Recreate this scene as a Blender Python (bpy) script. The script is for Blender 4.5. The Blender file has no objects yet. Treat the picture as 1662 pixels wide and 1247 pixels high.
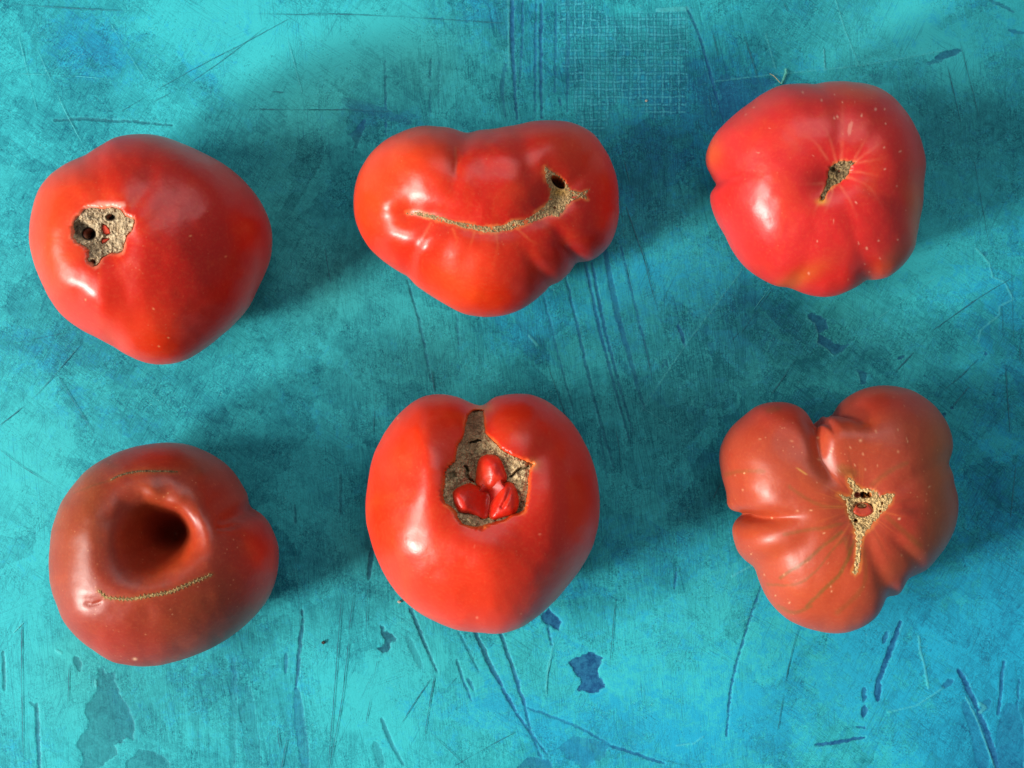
import bpy, math, random
import numpy as np
from mathutils import Vector
from mathutils.bvhtree import BVHTree

# ------------------------------------------------------------------ camera, light, exposure
C = bpy.context.scene.collection
SC = bpy.context.scene
K = 0.00023            # metres on the board per photograph pixel
D = 0.60               # camera height over the board
CU, CV = 831.0, 623.5
cam_d = bpy.data.cameras.new("camera"); cam = bpy.data.objects.new("camera", cam_d); C.objects.link(cam)
cam.location = (0, 0, D); cam_d.sensor_width = 36; cam_d.lens = 36 * D / (1662 * K)
cam_d.clip_start = 0.01; cam_d.clip_end = 20
SC.camera = cam
SC.view_settings.view_transform = 'Standard'; SC.view_settings.look = 'None'
SC.view_settings.exposure = 0.0; SC.view_settings.gamma = 1.0

world = bpy.data.worlds.new("World"); SC.world = world; world.use_nodes = True
bg = world.node_tree.nodes['Background']
bg.inputs[0].default_value = (0.80, 0.92, 1.0, 1); bg.inputs[1].default_value = 0.22

def area(name, pos, sx, sy, power, col, target=(0, 0, 0.02)):
    l = bpy.data.lights.new(name, 'AREA'); l.shape = 'RECTANGLE'; l.size = sx; l.size_y = sy
    l.energy = power; l.color = col
    o = bpy.data.objects.new(name, l); C.objects.link(o); o.location = pos
    o.rotation_euler = (Vector(target) - Vector(pos)).to_track_quat('-Z', 'Y').to_euler()
    return o
def window(name, az, el, dist, sx, sy, power, col):
    az = math.radians(az); el = math.radians(el)
    return area(name, (dist * math.cos(el) * math.cos(az), dist * math.cos(el) * math.sin(az), dist * math.sin(el)), sx, sy, power, col)
window("left_window_light", 186, 36, 2.6, 0.60, 0.90, 40, (1.0, 0.955, 0.88))
window("lower_left_window_light", 207, 25, 2.6, 0.40, 0.50, 90, (1.0, 0.955, 0.88))
az = math.radians(80); el = math.radians(50); dist = 1.6
area("far_window_light", (dist * math.cos(el) * math.cos(az), dist * math.cos(el) * math.sin(az), dist * math.sin(el)),
     1.2, 0.8, 6.5, (0.93, 0.97, 1.0))

# ------------------------------------------------------------------ numeric helpers
def proj(x, y, z):
    s = D / (D - z)
    return x * s / K + CU, CV - y * s / K
def unproj(u, v, z):
    s = (D - z) / D * K
    return (u - CU) * s, (CV - v) * s

def vnoise(x, y, seed):
    r = np.random.RandomState(seed); T = r.rand(256, 256)
    xi = np.floor(x).astype(int); yi = np.floor(y).astype(int)
    fx = x - xi; fy = y - yi
    fx = fx * fx * (3 - 2 * fx); fy = fy * fy * (3 - 2 * fy)
    a = T[xi & 255, yi & 255]; b = T[(xi + 1) & 255, yi & 255]
    c = T[xi & 255, (yi + 1) & 255]; d = T[(xi + 1) & 255, (yi + 1) & 255]
    return (a * (1 - fx) + b * fx) * (1 - fy) + (c * (1 - fx) + d * fx) * fy
def fbm(u, v, size, octv=4, seed=1, rough=0.5):
    s = 0; a = 1; n = 0
    for k in range(octv):
        s = s + a * vnoise(u / size * 2 ** k + 17.3 * k, v / size * 2 ** k + 5.1 * k, seed + k)
        n += a; a *= rough
    return s / n * 2 - 1
def sm(x, a, b):
    t = np.clip((x - a) / (b - a), 0, 1)
    return t * t * (3 - 2 * t)
def polyline(u, v, pts):
    """distance to a polyline and position 0..1 along it"""
    pts = np.array(pts, float); seg = np.hypot(*(pts[1:] - pts[:-1]).T); tot = seg.sum()
    best = np.full(np.shape(u), 1e9); par = np.zeros(np.shape(u)); acc = 0
    for i in range(len(pts) - 1):
        a, b = pts[i], pts[i + 1]; d = b - a; L2 = max((d * d).sum(), 1e-9)
        t = np.clip(((u - a[0]) * d[0] + (v - a[1]) * d[1]) / L2, 0, 1)
        dd = np.hypot(u - a[0] - t * d[0], v - a[1] - t * d[1])
        m = dd < best
        best = np.where(m, dd, best); par = np.where(m, (acc + t * seg[i]) / tot, par); acc += seg[i]
    return best, np.clip(par, 0, 1)
def polysd(u, v, pts):
    """signed distance to a polygon, positive inside"""
    pts = np.array(pts, float); n = len(pts)
    d, _ = polyline(u, v, np.vstack([pts, pts[:1]]))
    ins = np.zeros(np.shape(u), bool)
    for i in range(n):
        (x0, y0), (x1, y1) = pts[i], pts[(i + 1) % n]
        if y0 == y1: continue
        c = ((v < y0) != (v < y1)) & (u < (x1 - x0) * (v - y0) / (y1 - y0) + x0)
        ins ^= c
    return np.where(ins, d, -d)
def T(pts, s, ox, oy):
    return [(ox + x * s, oy + y * s) for x, y in pts]
def spline(pts, n=6, closed=True):
    pts = np.array(pts, float); N = len(pts); out = []
    rng = range(N) if closed else range(N - 1)
    for i in rng:
        if closed: p0, p1, p2, p3 = pts[(i - 1) % N], pts[i], pts[(i + 1) % N], pts[(i + 2) % N]
        else: p0, p1, p2, p3 = pts[max(i - 1, 0)], pts[i], pts[i + 1], pts[min(i + 2, N - 1)]
        for k in range(n):
            t = k / n
            out.append(0.5 * (2 * p1 + (p2 - p0) * t + (2 * p0 - 5 * p1 + 4 * p2 - p3) * t * t + (3 * p1 - p0 - 3 * p2 + p3) * t ** 3))
    if not closed: out.append(pts[-1])
    return np.array(out)
def gau(u, v, cx, cy, sx, sy, deg=0):
    a = math.radians(deg); du = u - cx; dv = -(v - cy)
    p = du * math.cos(a) + dv * math.sin(a); q = -du * math.sin(a) + dv * math.cos(a)
    return np.exp(-0.5 * ((p / sx) ** 2 + (q / sy) ** 2))
def csmooth(r, sig):
    n = len(r); k = np.fft.fftfreq(n) * n
    return np.real(np.fft.ifft(np.fft.fft(r) * np.exp(-0.5 * (k * sig * 2 * math.pi / n) ** 2)))

GAIN = 1.0
def groove(u, v, pts, w0, w1, d0, d1, p=2.0, e0=0.0, e1=0.25):
    """a furrow along a polyline: width and depth run from start to end, fading over e0 / e1 of its length"""
    d, t = polyline(u, v, pts)
    w = w0 + (w1 - w0) * t; dep = d0 + (d1 - d0) * t
    f = np.ones_like(t)
    if e0 > 0: f = f * sm(t, 0, e0)
    if e1 > 0: f = f * (1 - sm(t, 1 - e1, 1))
    over = np.exp(-(d / w) ** p)
    return -dep * f * over * GAIN

# ------------------------------------------------------------------ mesh helpers
def mesh(name, verts, faces, mat, parent=None, col=None, extra=None, smooth=True):
    me = bpy.data.meshes.new(name)
    verts = np.asarray(verts, dtype=np.float32); faces = np.asarray(faces, dtype=np.int32)
    me.vertices.add(len(verts)); me.vertices.foreach_set('co', verts.ravel())
    k = faces.shape[1]
    me.loops.add(faces.size); me.loops.foreach_set('vertex_index', faces.ravel())
    me.polygons.add(len(faces)); me.polygons.foreach_set('loop_start', np.arange(len(faces), dtype=np.int32) * k)
    if smooth: me.polygons.foreach_set('use_smooth', np.ones(len(faces), bool))
    me.update(calc_edges=True)
    if col is not None:
        at = me.attributes.new('tint', 'FLOAT_COLOR', 'POINT')
        at.data.foreach_set('color', np.hstack([col, np.ones((len(col), 1))]).astype(np.float32).ravel())
    for k_, val in (extra or {}).items():
        at = me.attributes.new(k_, 'FLOAT', 'POINT'); at.data.foreach_set('value', np.asarray(val, np.float32).ravel())
    me.materials.append(mat)
    o = bpy.data.objects.new(name, me); C.objects.link(o)
    if parent is not None: o.parent = parent; o.matrix_parent_inverse = parent.matrix_world.inverted()
    return o
def thing(name, label, cat, loc, group=None):
    o = bpy.data.objects.new(name, None); C.objects.link(o); o.location = loc
    o.empty_display_size = 0.02
    o['label'] = label; o['category'] = cat
    if group: o['group'] = group
    bpy.context.view_layer.update()
    return o

# ------------------------------------------------------------------ node helpers
class N:
    def __init__(s, name):
        s.m = bpy.data.materials.new(name); s.m.use_nodes = True; s.t = s.m.node_tree
        s.b = s.t.nodes['Principled BSDF']
    def new(s, kind, **kw):
        n = s.t.nodes.new(kind)
        for k, v in kw.items(): setattr(n, k, v)
        return n
    def put(s, sock, v):
        if isinstance(v, bpy.types.NodeSocket): s.t.links.new(v, sock)
        elif v is not None:
            if hasattr(sock.default_value, '__len__') and not hasattr(v, '__len__'): v = (v,) * len(sock.default_value)
            if sock.type == 'RGBA' and len(v) == 3: v = (*v, 1)
            sock.default_value = v
    def math(s, op, a, b=None, c=None, clamp=False):
        n = s.new('ShaderNodeMath', operation=op); n.use_clamp = clamp
        for i, x in enumerate((a, b, c)):
            if x is not None: s.put(n.inputs[i], x)
        return n.outputs[0]
    def vmath(s, op, a, b=None):
        n = s.new('ShaderNodeVectorMath', operation=op)
        s.put(n.inputs[0], a)
        if b is not None: s.put(n.inputs[1], b)
        return n.outputs[0]
    def attr(s, name, out='Fac'):
        return s.new('ShaderNodeAttribute', attribute_name=name).outputs[out]
    def coords(s):
        return s.new('ShaderNodeTexCoord').outputs['Object']
    def noise(s, vec, scale, detail=3, rough=0.55, dist=0.0):
        n = s.new('ShaderNodeTexNoise'); s.put(n.inputs['Vector'], vec)
        n.inputs['Scale'].default_value = scale; n.inputs['Detail'].default_value = detail
        n.inputs['Roughness'].default_value = rough; n.inputs['Distortion'].default_value = dist
        return n.outputs['Fac']
    def vor(s, vec, scale, feature='F1'):
        n = s.new('ShaderNodeTexVoronoi', feature=feature); s.put(n.inputs['Vector'], vec)
        n.inputs['Scale'].default_value = scale
        return n.outputs['Distance']
    def rng(s, x, a, b, c=0.0, d=1.0, smooth=True):
        n = s.new('ShaderNodeMapRange'); n.interpolation_type = 'SMOOTHSTEP' if smooth else 'LINEAR'
        s.put(n.inputs[0], x)
        for i, q in enumerate((a, b, c, d)): s.put(n.inputs[i + 1], q)
        return n.outputs[0]
    def mix(s, f, a, b, mode='MIX'):
        n = s.new('ShaderNodeMix', data_type='RGBA', blend_type=mode)
        s.put(n.inputs[0], f); s.put(n.inputs[6], a); s.put(n.inputs[7], b)
        return n.outputs[2]
    def rot(s, vec, deg, sx=1, sy=1):
        n = s.new('ShaderNodeMapping', vector_type='TEXTURE')
        s.put(n.inputs[0], vec); n.inputs[2].default_value = (0, 0, math.radians(deg)); n.inputs[3].default_value = (sx, sy, 1)
        return n.outputs[0]
    def bump(s, h, dist, strength=1.0, normal=None):
        n = s.new('ShaderNodeBump'); s.put(n.inputs['Height'], h)
        n.inputs['Distance'].default_value = dist; n.inputs['Strength'].default_value = strength
        if normal is not None: s.put(n.inputs['Normal'], normal)
        return n.outputs[0]
    def set(s, **kw):
        for k, v in kw.items(): s.put(s.b.inputs[k.replace('_', ' ')], v)
        return s.m

def skin_material(name, rough, speck=0.25, sss=0.25):
    n = N(name); P = n.coords()
    tint = n.attr('tint', 'Color')
    f1 = n.noise(P, 55, 4, 0.6); f2 = n.noise(P, 900, 3, 0.6)
    c = n.mix(n.rng(f1, 0.35, 0.7, 0, 0.32), tint, (0.75, 0.5, 0.6), 'MULTIPLY')
    c = n.mix(n.rng(n.noise(P, 38, 5, 0.62, 0.6), 0.48, 0.75, 0, 0.35), c, n.mix(0.6, tint, (0.75, 0.13, 0.015)))
    c = n.mix(n.rng(f2, 0.45, 0.72, 0, 0.07), c, (0.85, 0.24, 0.08))
    sp = n.vor(P, 420)
    gate = n.rng(n.noise(P, 90, 2), 0.52, 0.62)
    c = n.mix(n.math('MULTIPLY', n.rng(sp, 0.1, 0.17, speck, 0), gate), c, (0.85, 0.42, 0.2))
    r = n.math('ADD', rough, n.math('MULTIPLY', n.math('SUBTRACT', n.noise(P, 140, 4), 0.5), 0.16))
    h = n.math('ADD', n.math('MULTIPLY', n.noise(P, 260, 3), 0.6), n.math('MULTIPLY', f2, 0.12))
    n.set(Base_Color=c, Roughness=r, Normal=n.bump(h, 0.00022, 0.8), Subsurface_Weight=sss,
          Subsurface_Radius=(1.0, 0.18, 0.08), Subsurface_Scale=0.0035, Coat_Weight=0.05, Coat_Roughness=0.3)
    n.b.inputs['Specular IOR Level'].default_value = 0.42
    return n.m
def cork_material(name, light, mid, dark, scale=1.0):
    n = N(name); P = n.coords()
    a = n.noise(P, 700 * scale, 5, 0.7, 0.8); b = n.vor(P, 950 * scale); d = n.noise(P, 230 * scale, 4, 0.65, 1.5)
    c = n.mix(n.rng(a, 0.36, 0.62), mid, light)
    c = n.mix(n.rng(n.math('ABSOLUTE', n.math('SUBTRACT', d, 0.5)), 0.0, 0.05, 0.65, 0), c, dark)
    c = n.mix(n.rng(b, 0.12, 0.5, 0.0, 0.25), c, dark)
    wv = n.new('ShaderNodeTexNoise'); n.put(wv.inputs['Vector'], P); wv.inputs['Scale'].default_value = 500; wv.inputs['Detail'].default_value = 3
    Q = n.vmath('ADD', P, n.vmath('MULTIPLY', wv.outputs['Color'], (0.0045, 0.0045, 0.0045)))
    ce = n.vor(Q, 330 * scale, 'DISTANCE_TO_EDGE')
    cv = n.new('ShaderNodeTexVoronoi'); n.put(cv.inputs['Vector'], Q); cv.inputs['Scale'].default_value = 330 * scale
    cs = n.new('ShaderNodeSeparateColor'); n.put(cs.inputs[0], cv.outputs['Color'])
    c = n.mix(n.rng(cs.outputs[0], 0.0, 1.0, 0.0, 0.28), c, tuple(q * 0.6 for q in mid))
    crack = n.math('MULTIPLY', n.rng(ce, 0.0, 0.07, 1, 0), n.rng(d, 0.42, 0.6, 0.15, 1))
    c = n.mix(n.math('MULTIPLY', crack, 0.55), c, dark)
    c = n.mix(1.0, c, n.attr('tint', 'Color'), 'MULTIPLY')
    h = n.math('ADD', n.math('MULTIPLY', a, 0.8), n.math('ADD', n.math('MULTIPLY', b, -0.6), n.math('MULTIPLY', crack, -0.5)))
    return n.set(Base_Color=c, Roughness=0.88, Normal=n.bump(h, 0.0007, 1.0), Subsurface_Weight=0.0)

M_skin = skin_material('glossy_red_skin', 0.345, 0.10)
M_skin_matt = skin_material('brownish_red_skin', 0.39, 0.22)
M_lobe = skin_material('inner_lobe_skin', 0.36, 0.1)
M_cork = cork_material('dry_cork', (0.60, 0.47, 0.28), (0.38, 0.265, 0.135), (0.13, 0.065, 0.025))
M_cork_fine = cork_material('fine_cork_seam', (0.60, 0.45, 0.24), (0.48, 0.33, 0.15), (0.28, 0.16, 0.065), 1.3)

# ------------------------------------------------------------------ tomatoes
NT, NS = 640, 180
class Tomato:
    def __init__(s, label, outline, centre, height, zc, top_p=2.0, feats=None, cuts=None, paint=None, mat=None, wob=1.0, seed=1, gain=1.0, rim0=0.45):
        s.cu, s.cv = centre; s.zc = zc; s.h = height
        pts = spline(outline, 6); du = pts[:, 0] - s.cu; dv = -(pts[:, 1] - s.cv)
        ang = np.unwrap(np.arctan2(dv, du)); r = np.hypot(du, dv)
        if ang[-1] < ang[0]: ang = ang[::-1]; r = r[::-1]
        o = np.argsort(np.mod(ang, 2 * math.pi)); am = np.mod(ang, 2 * math.pi)[o]; r = r[o]
        th = np.arange(NT) / NT * 2 * math.pi
        R = np.interp(th, np.r_[am[-1] - 2 * math.pi, am, am[0] + 2 * math.pi], np.r_[r[-1], r, r[0]])
        R = csmooth(R, 1.2); target = R.copy(); fit = np.ones(NT)
        t = np.linspace(0, 1, NS) ** 0.92 * math.pi
        t = t[:, None]; th = th[None, :]
        st = np.sin(t); ct = np.cos(t)
        w = np.where(t > math.pi / 2, sm(st, 0.0, 0.9), sm(st, rim0, 0.98))
        hor = np.where(t < math.pi / 2, st ** (2 / top_p), np.clip(st, 0, 1) ** 0.8)
        k = K * (D - zc) / D
        X0, Y0 = unproj(s.cu, s.cv, zc)
        up = height - zc
        top = (1 - sm(t, math.pi * 0.5, math.pi * 0.66)) + 0 * th
        global GAIN
        GAIN = gain
        for it in range(4):                 # widen or narrow each bearing until its widest point sits on the outline
            R = target * fit; Rs = csmooth(R, 26)
            rad = Rs * (1 - w) + R * w
            x = X0 + rad * hor * np.cos(th) * k; y = Y0 + rad * hor * np.sin(th) * k
            z = np.where(ct > 0, zc + up * np.abs(ct) ** (2 / top_p), zc - zc * np.abs(ct) ** 0.75) + 0 * th
            P = np.stack([x, y, z], -1)
            Rn = csmooth(R, 40)
            Nn = s.normals(np.stack([X0 + Rn * hor * np.cos(th) * k, Y0 + Rn * hor * np.sin(th) * k, z], -1))
            u, v = proj(x, y, z)
            d = (feats(u, v) if feats else 0) * 0.001 + wob * 0.0005 * fbm(u, v, 60, 3, seed)
            P = P + Nn * (d * top)[..., None]
            u, v = proj(P[..., 0], P[..., 1], P[..., 2])
            if it == 3: break
            aa = np.mod(np.arctan2(-(v - s.cv), u - s.cu), 2 * math.pi); rr = np.hypot(u - s.cu, v - s.cv)
            bi = np.round(aa / (2 * math.pi) * NT).astype(int) % NT
            got = np.zeros(NT); np.maximum.at(got, bi.ravel(), rr.ravel())
            got = np.where(got < 20, target, got)
            fit = fit * csmooth(target / got, 7)
        GAIN = 1.0
        if cuts is not None:
            dz = cuts(u, v) * 0.001
            P[..., 2] += dz * (1 - sm(t, math.pi * 0.42, math.pi * 0.5))
        P[..., 2] = np.maximum(P[..., 2], 0.0003)
        s.P = P; s.t = t; s.mat = mat; s.paint = paint; s.label = label; s.seed = seed; s.th = th
        s.recess = []
        s.F = s.faces()
        s.bvh = None
        s.root = thing('tomato', label, 'tomato', (X0, Y0, 0), 'misshapen beefsteak tomatoes laid out in two rows')
    def normals(s, P):
        a = np.roll(P, -1, 1) - np.roll(P, 1, 1)
        b = np.gradient(P, axis=0)
        n = np.cross(b, a); l = np.linalg.norm(n, axis=-1, keepdims=True)
        n = n / np.maximum(l, 1e-12)
        n[0] = (0, 0, 1); n[-1] = (0, 0, -1)
        return n
    def faces(s):
        i = np.arange(NS - 1)[:, None] * NT; j = np.arange(NT)[None, :]; j2 = (j + 1) % NT
        return np.stack([i + j, i + NT + j, i + NT + j2, i + j2], -1).reshape(-1, 4)
    def hit(s, u, v):
        if s.bvh is None:
            half = s.F[: int(NS * 0.58) * NT]
            s.bvh = BVHTree.FromPolygons(s.P.reshape(-1, 3).tolist(), half.tolist())
        x, y = unproj(u, v, 0.0)
        out = np.full(u.shape + (3,), np.nan)
        o = Vector((0, 0, D)); f = out.reshape(-1, 3); xr = x.ravel(); yr = y.ravel()
        for i in range(len(xr)):
            h = s.bvh.ray_cast(o, Vector((xr[i], yr[i], -D)).normalized())
            if h[0] is not None: f[i] = h[0]
        return out
    def finish(s):
        P = s.P; u, v = proj(P[..., 0], P[..., 1], P[..., 2])
        col = s.paint(u, v)
        dz = np.zeros(u.shape)
        for f in s.recess: dz = np.minimum(dz, f(u, v))
        P = P.copy(); P[..., 2] += dz * 0.001 * (s.t < math.pi * 0.55)
        P[..., 2] = np.maximum(P[..., 2], 0.0004)
        col = col.reshape(-1, 3)
        return mesh('skin', P.reshape(-1, 3), s.F, s.mat, s.root, col)
    def patch(s, name, mat, sd, height, color, box, step=0.5, keep=-3.0, label=None):
        """a relief sheet that follows the skin where sd(u,v) > keep; height in mm over the skin"""
        us = np.arange(box[0], box[2], step); vs = np.arange(box[1], box[3], step)
        u, v = np.meshgrid(us, vs); d = sd(u, v); m = d > keep
        Pt = np.full(u.shape + (3,), np.nan); Pt[m] = s.hit(u[m], v[m])
        ok = m & ~np.isnan(Pt[..., 0])
        h = height(u, v, d) * 0.001
        ray = Pt - np.array([0, 0, D]); ray /= np.linalg.norm(ray, axis=-1, keepdims=True)
        Pt = Pt - ray * h[..., None]
        idx = np.full(u.shape, -1); idx[ok] = np.arange(ok.sum())
        q = np.stack([idx[:-1, :-1], idx[1:, :-1], idx[1:, 1:], idx[:-1, 1:]], -1).reshape(-1, 4)
        q = q[(q >= 0).all(1)]
        o = mesh(name, Pt[ok], q, mat, s.root, color(u, v, d)[ok])
        if label: o['label'] = label
        return o

def c3(u, col): return np.ones(u.shape + (1,)) * np.array(col)
def blend(a, f, col): f = np.clip(f, 0, 1)[..., None]; return a * (1 - f) + np.array(col) * f

RED = (0.62, 0.014, 0.003); DEEP = (0.42, 0.007, 0.004); ORANGE = (0.76, 0.060, 0.008); GOLD = (0.78, 0.30, 0.07)

# ---- 1: round tomato with the corky crater, upper left
q1 = lambda p: T(p, 0.3448, 20, 190)
out1 = q1([(600,80),(700,90),(800,125),(900,170),(1000,225),(1080,290),(1150,370),(1195,450),(1220,530),(1222,620),(1205,700),(1160,800),(1110,900),(1040,980),(960,1050),(880,1110),(800,1150),(710,1165),(620,1155),(530,1115),(430,1055),(330,1005),(240,940),(180,860),(130,760),(95,670),(78,560),(90,450),(120,350),(170,280),(250,220),(350,175),(420,130),(500,92)])
s1 = T([(380,240),(470,240),(560,260),(680,250),(760,240),(860,290),(930,370),(1040,400),(1040,480),(1010,580),(930,640),(910,740),(880,860),(820,890),(740,890),(660,920),(590,960),(540,1040),(500,1080),(440,1060),(380,990),(390,920),(400,850),(330,800),(230,750),(160,660),(155,560),(170,460),(230,370),(300,290)], 0.11227, 100, 310)
def f1(u, v):
    d = -5.5 * gau(u, v, 168, 385, 30, 32)
    d += 1.6 * gau(u, v, 85, 400, 16, 50, 0)
    d += 2.4 * gau(u, v, 110, 450, 22, 26, 30) + 2.8 * gau(u, v, 160, 485, 20, 34, 10)
    d += groove(u, v, [(180,558),(160,520),(150,470),(155,430)], 20, 14, 2.6, 0.6)
    d += groove(u, v, [(130,500),(132,460),(140,430)], 11, 10, 0.6, 0.6, e0=0.3)
    d += groove(u, v, [(150,232),(165,290),(165,340)], 26, 16, 2.0, 1.4)
    d += groove(u, v, [(245,215),(240,300),(205,350)], 22, 12, 0.3, 1.8, e0=0.2)
    d += 2.0 * gau(u, v, 280, 260, 55, 26, -28)
    d += groove(u, v, [(330,255),(290,320),(220,380)], 24, 20, 0.4, 1.8, e0=0.2)
    d += 1.2 * gau(u, v, 350, 330, 28, 36, 30)
    d += groove(u, v, [(215,590),(215,500),(190,440)], 26, 14, 0.6, 0.9)
    return d
def p1(u, v):
    c = c3(u, RED)
    c = blend(c, gau(u, v, 80, 400, 40, 90) * 0.8 + gau(u, v, 240, 540, 60, 40) * 0.5 + 0.3 * gau(u, v, 110, 300, 60, 50), ORANGE)
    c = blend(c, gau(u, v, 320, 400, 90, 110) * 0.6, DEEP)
    sd = polysd(u, v, s1)
    c = blend(c, sm(sd + 4 * fbm(u, v, 11, 3, 66), -7, -0.5) * 0.6 * (0.75 + 0.7 * fbm(u, v, 16, 2, 67)), (0.90, 0.38, 0.20))
    d, _ = polyline(u, v, [(200,333),(160,331),(140,340)]); c = blend(c, sm(-d, -7, 0) * 0.5, (0.95, 0.62, 0.5))
    a = np.arctan2(v - 385, u - 168); rr = np.hypot(u - 168, v - 385)
    c = blend(c, np.clip(vnoise(a * 9 + 50, rr / 90, 5) - 0.45, 0, 1) * 0.8 * sm(rr, 120, 35), ORANGE)
    for x, y in q1([(735,1040),(665,905),(1003,657),(690,1080),(345,860),(840,560)]):
        c = blend(c, sm(-np.hypot(u - x, v - y), -2.4, -0.6) * 0.8, (0.85, 0.3, 0.12))
    return c
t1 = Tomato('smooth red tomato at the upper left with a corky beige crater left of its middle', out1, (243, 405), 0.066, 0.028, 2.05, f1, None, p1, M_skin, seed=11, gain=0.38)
sd1 = lambda u, v: polysd(u, v, s1) + 1.6 * fbm(u, v, 9, 3, 3)
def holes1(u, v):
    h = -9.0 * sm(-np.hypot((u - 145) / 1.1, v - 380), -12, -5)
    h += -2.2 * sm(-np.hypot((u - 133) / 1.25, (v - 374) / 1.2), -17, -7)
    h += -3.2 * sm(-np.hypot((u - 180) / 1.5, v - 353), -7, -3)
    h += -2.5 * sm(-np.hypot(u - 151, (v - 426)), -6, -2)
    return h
red1 = [T([(590,470),(650,490),(700,560),(715,620),(650,645),(600,620),(575,540)], 0.11227, 100, 310), T([(590,690),(690,680),(700,700),(640,750),(590,770),(570,740)], 0.11227, 100, 310)]
def h1(u, v, d):
    h = -0.9 + 0.9 * fbm(u, v, 14, 4, 5, 0.6) + 0.5 * fbm(u, v, 4, 2, 9) + holes1(u, v)
    for r in red1: h -= 1.3 * sm(polysd(u, v, r), -2, 1.5)
    rim = sm(d, -3, 0.5)
    return h * rim - 2.6 * (1 - rim)
def k1(u, v, d):
    c = c3(u, (1.45, 1.48, 1.6)) * (0.88 + 0.35 * fbm(u, v, 6, 3, 21))[..., None]
    c = blend(c, sm(-holes1(u, v), 0.6, 3.2) * 0.96, (0.02, 0.010, 0.006))  # shade of the deep holes painted into the tint, near black
    rim = sm(3 - d, 0, 3); c = blend(c, rim * 0.3, (1.15, 0.9, 0.7))
    return c
t1.recess.append(lambda u, v: -sm(sd1(u, v), -1.5, 1.5) * 2.9 + np.where(sd1(u, v) > 0, holes1(u, v) * 1.5, 0))
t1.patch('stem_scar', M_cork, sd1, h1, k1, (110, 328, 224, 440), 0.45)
for r in red1:
    t1.patch('flesh_fleck', M_lobe, lambda u, v, r=r: polysd(u, v, r), lambda u, v, d: -2.1 + 0.8 * sm(d, -0.6, 2.5) - 1.2 * sm(-d, -0.3, 1), lambda u, v, d: c3(u, (0.62, 0.05, 0.02)), (160, 358, 184, 400), 0.45, -1.5)

# ---- 2: wide tomato with the mouth shaped scar, upper middle
q2 = lambda p: T(p, 0.29666, 550, 170)
out2 = q2([(700,153),(620,130),(540,118),(440,117),(350,145),(260,190),(180,260),(120,350),(90,440),(80,530),(90,630),(125,720),(180,800),(260,870),(370,940),(450,1010),(560,1080),(660,1135),(750,1158),(850,1160),(950,1140),(1040,1095),(1120,1030),(1160,992),(1220,960),(1275,900),(1312,868),(1370,855),(1430,822),(1480,770),(1515,690),(1532,600),(1530,480),(1515,380),(1480,290),(1420,190),(1350,130),(1260,95),(1160,85),(1060,90),(970,110),(860,130),(780,138)])
s2 = T([(95,470),(200,460),(290,480),(380,500),(450,530),(520,545),(620,560),(700,575),(780,580),(870,565),(940,530),(1020,525),(1080,500),(1140,460),(1190,420),(1225,370),(1240,320),(1230,260),(1205,210),(1195,150),(1200,105),(1240,135),(1300,175),(1360,235),(1400,290),(1480,308),(1550,280),(1520,320),(1530,360),(1480,345),(1410,370),(1370,410),(1340,460),(1300,495),(1220,490),(1150,520),(1080,545),(1000,570),(920,600),(820,620),(720,625),(640,600),(560,590),(480,560),(400,545),(300,515),(220,495),(150,485)], 0.20457, 640, 250)
mouth = [(662,346),(720,355),(780,370),(830,368),(880,348),(905,320)]
def f2(u, v):
    dm, tm = polyline(u, v, mouth)
    d = -2.6 * np.exp(-(dm / 24) ** 2)
    d += -2.4 * gau(u, v, 905, 312, 30, 30)
    d += groove(u, v, [(757,212),(745,250),(738,290),(735,330)], 20, 8, 3.0, 0.5)
    d += groove(u, v, [(742,235),(739,290)], 4, 4, 0.7, 0.5, e0=0.3)
    d += groove(u, v, [(938,430),(915,390),(890,345)], 16, 12, 3.2, 0.4, e1=0.5)
    d += groove(u, v, [(885,462),(860,420),(845,380)], 14, 10, 1.6, 0.4, e1=0.5)
    d += groove(u, v, [(658,452),(668,415),(688,380),(700,362)], 15, 9, 2.4, 1.0)
    d += groove(u, v, [(590,330),(620,350),(650,352),(672,349)], 14, 10, 0.3, 1.0, e0=0.3)
    d += 1.2 * gau(u, v, 630, 335, 18, 14) + 1.1 * gau(u, v, 640, 378, 22, 16, -30) + 1.0 * gau(u, v, 690, 402, 18, 14)
    d += groove(u, v, [(600,240),(650,290),(690,340)], 18, 12, 0.8, 0.8, e0=0.3)
    d += -0.5 * gau(u, v, 803, 274, 18, 10) + 1.3 * gau(u, v, 805, 262, 44, 34)
    d += 2.2 * gau(u, v, 690, 260, 34, 32) + 1.4 * gau(u, v, 905, 225, 40, 24)
    d += groove(u, v, [(845,205),(852,250),(868,300)], 22, 12, 1.6, 1.0)
    d += groove(u, v, [(975,235),(950,280),(925,305)], 18, 10, 1.2, 1.2)
    d += groove(u, v, [(1005,330),(965,330),(930,320)], 16, 8, 0.6, 1.0)
    d += 1.5 * gau(u, v, 800, 440, 60, 40) + 1.3 * gau(u, v, 960, 380, 26, 30)
    d += groove(u, v, [(745,490),(758,430),(765,385)], 22, 12, 0.5, 0.5)
    d += groove(u, v, [(700,465),(722,410),(735,370)], 16, 10, 0.3, 0.4)
    return d
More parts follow.
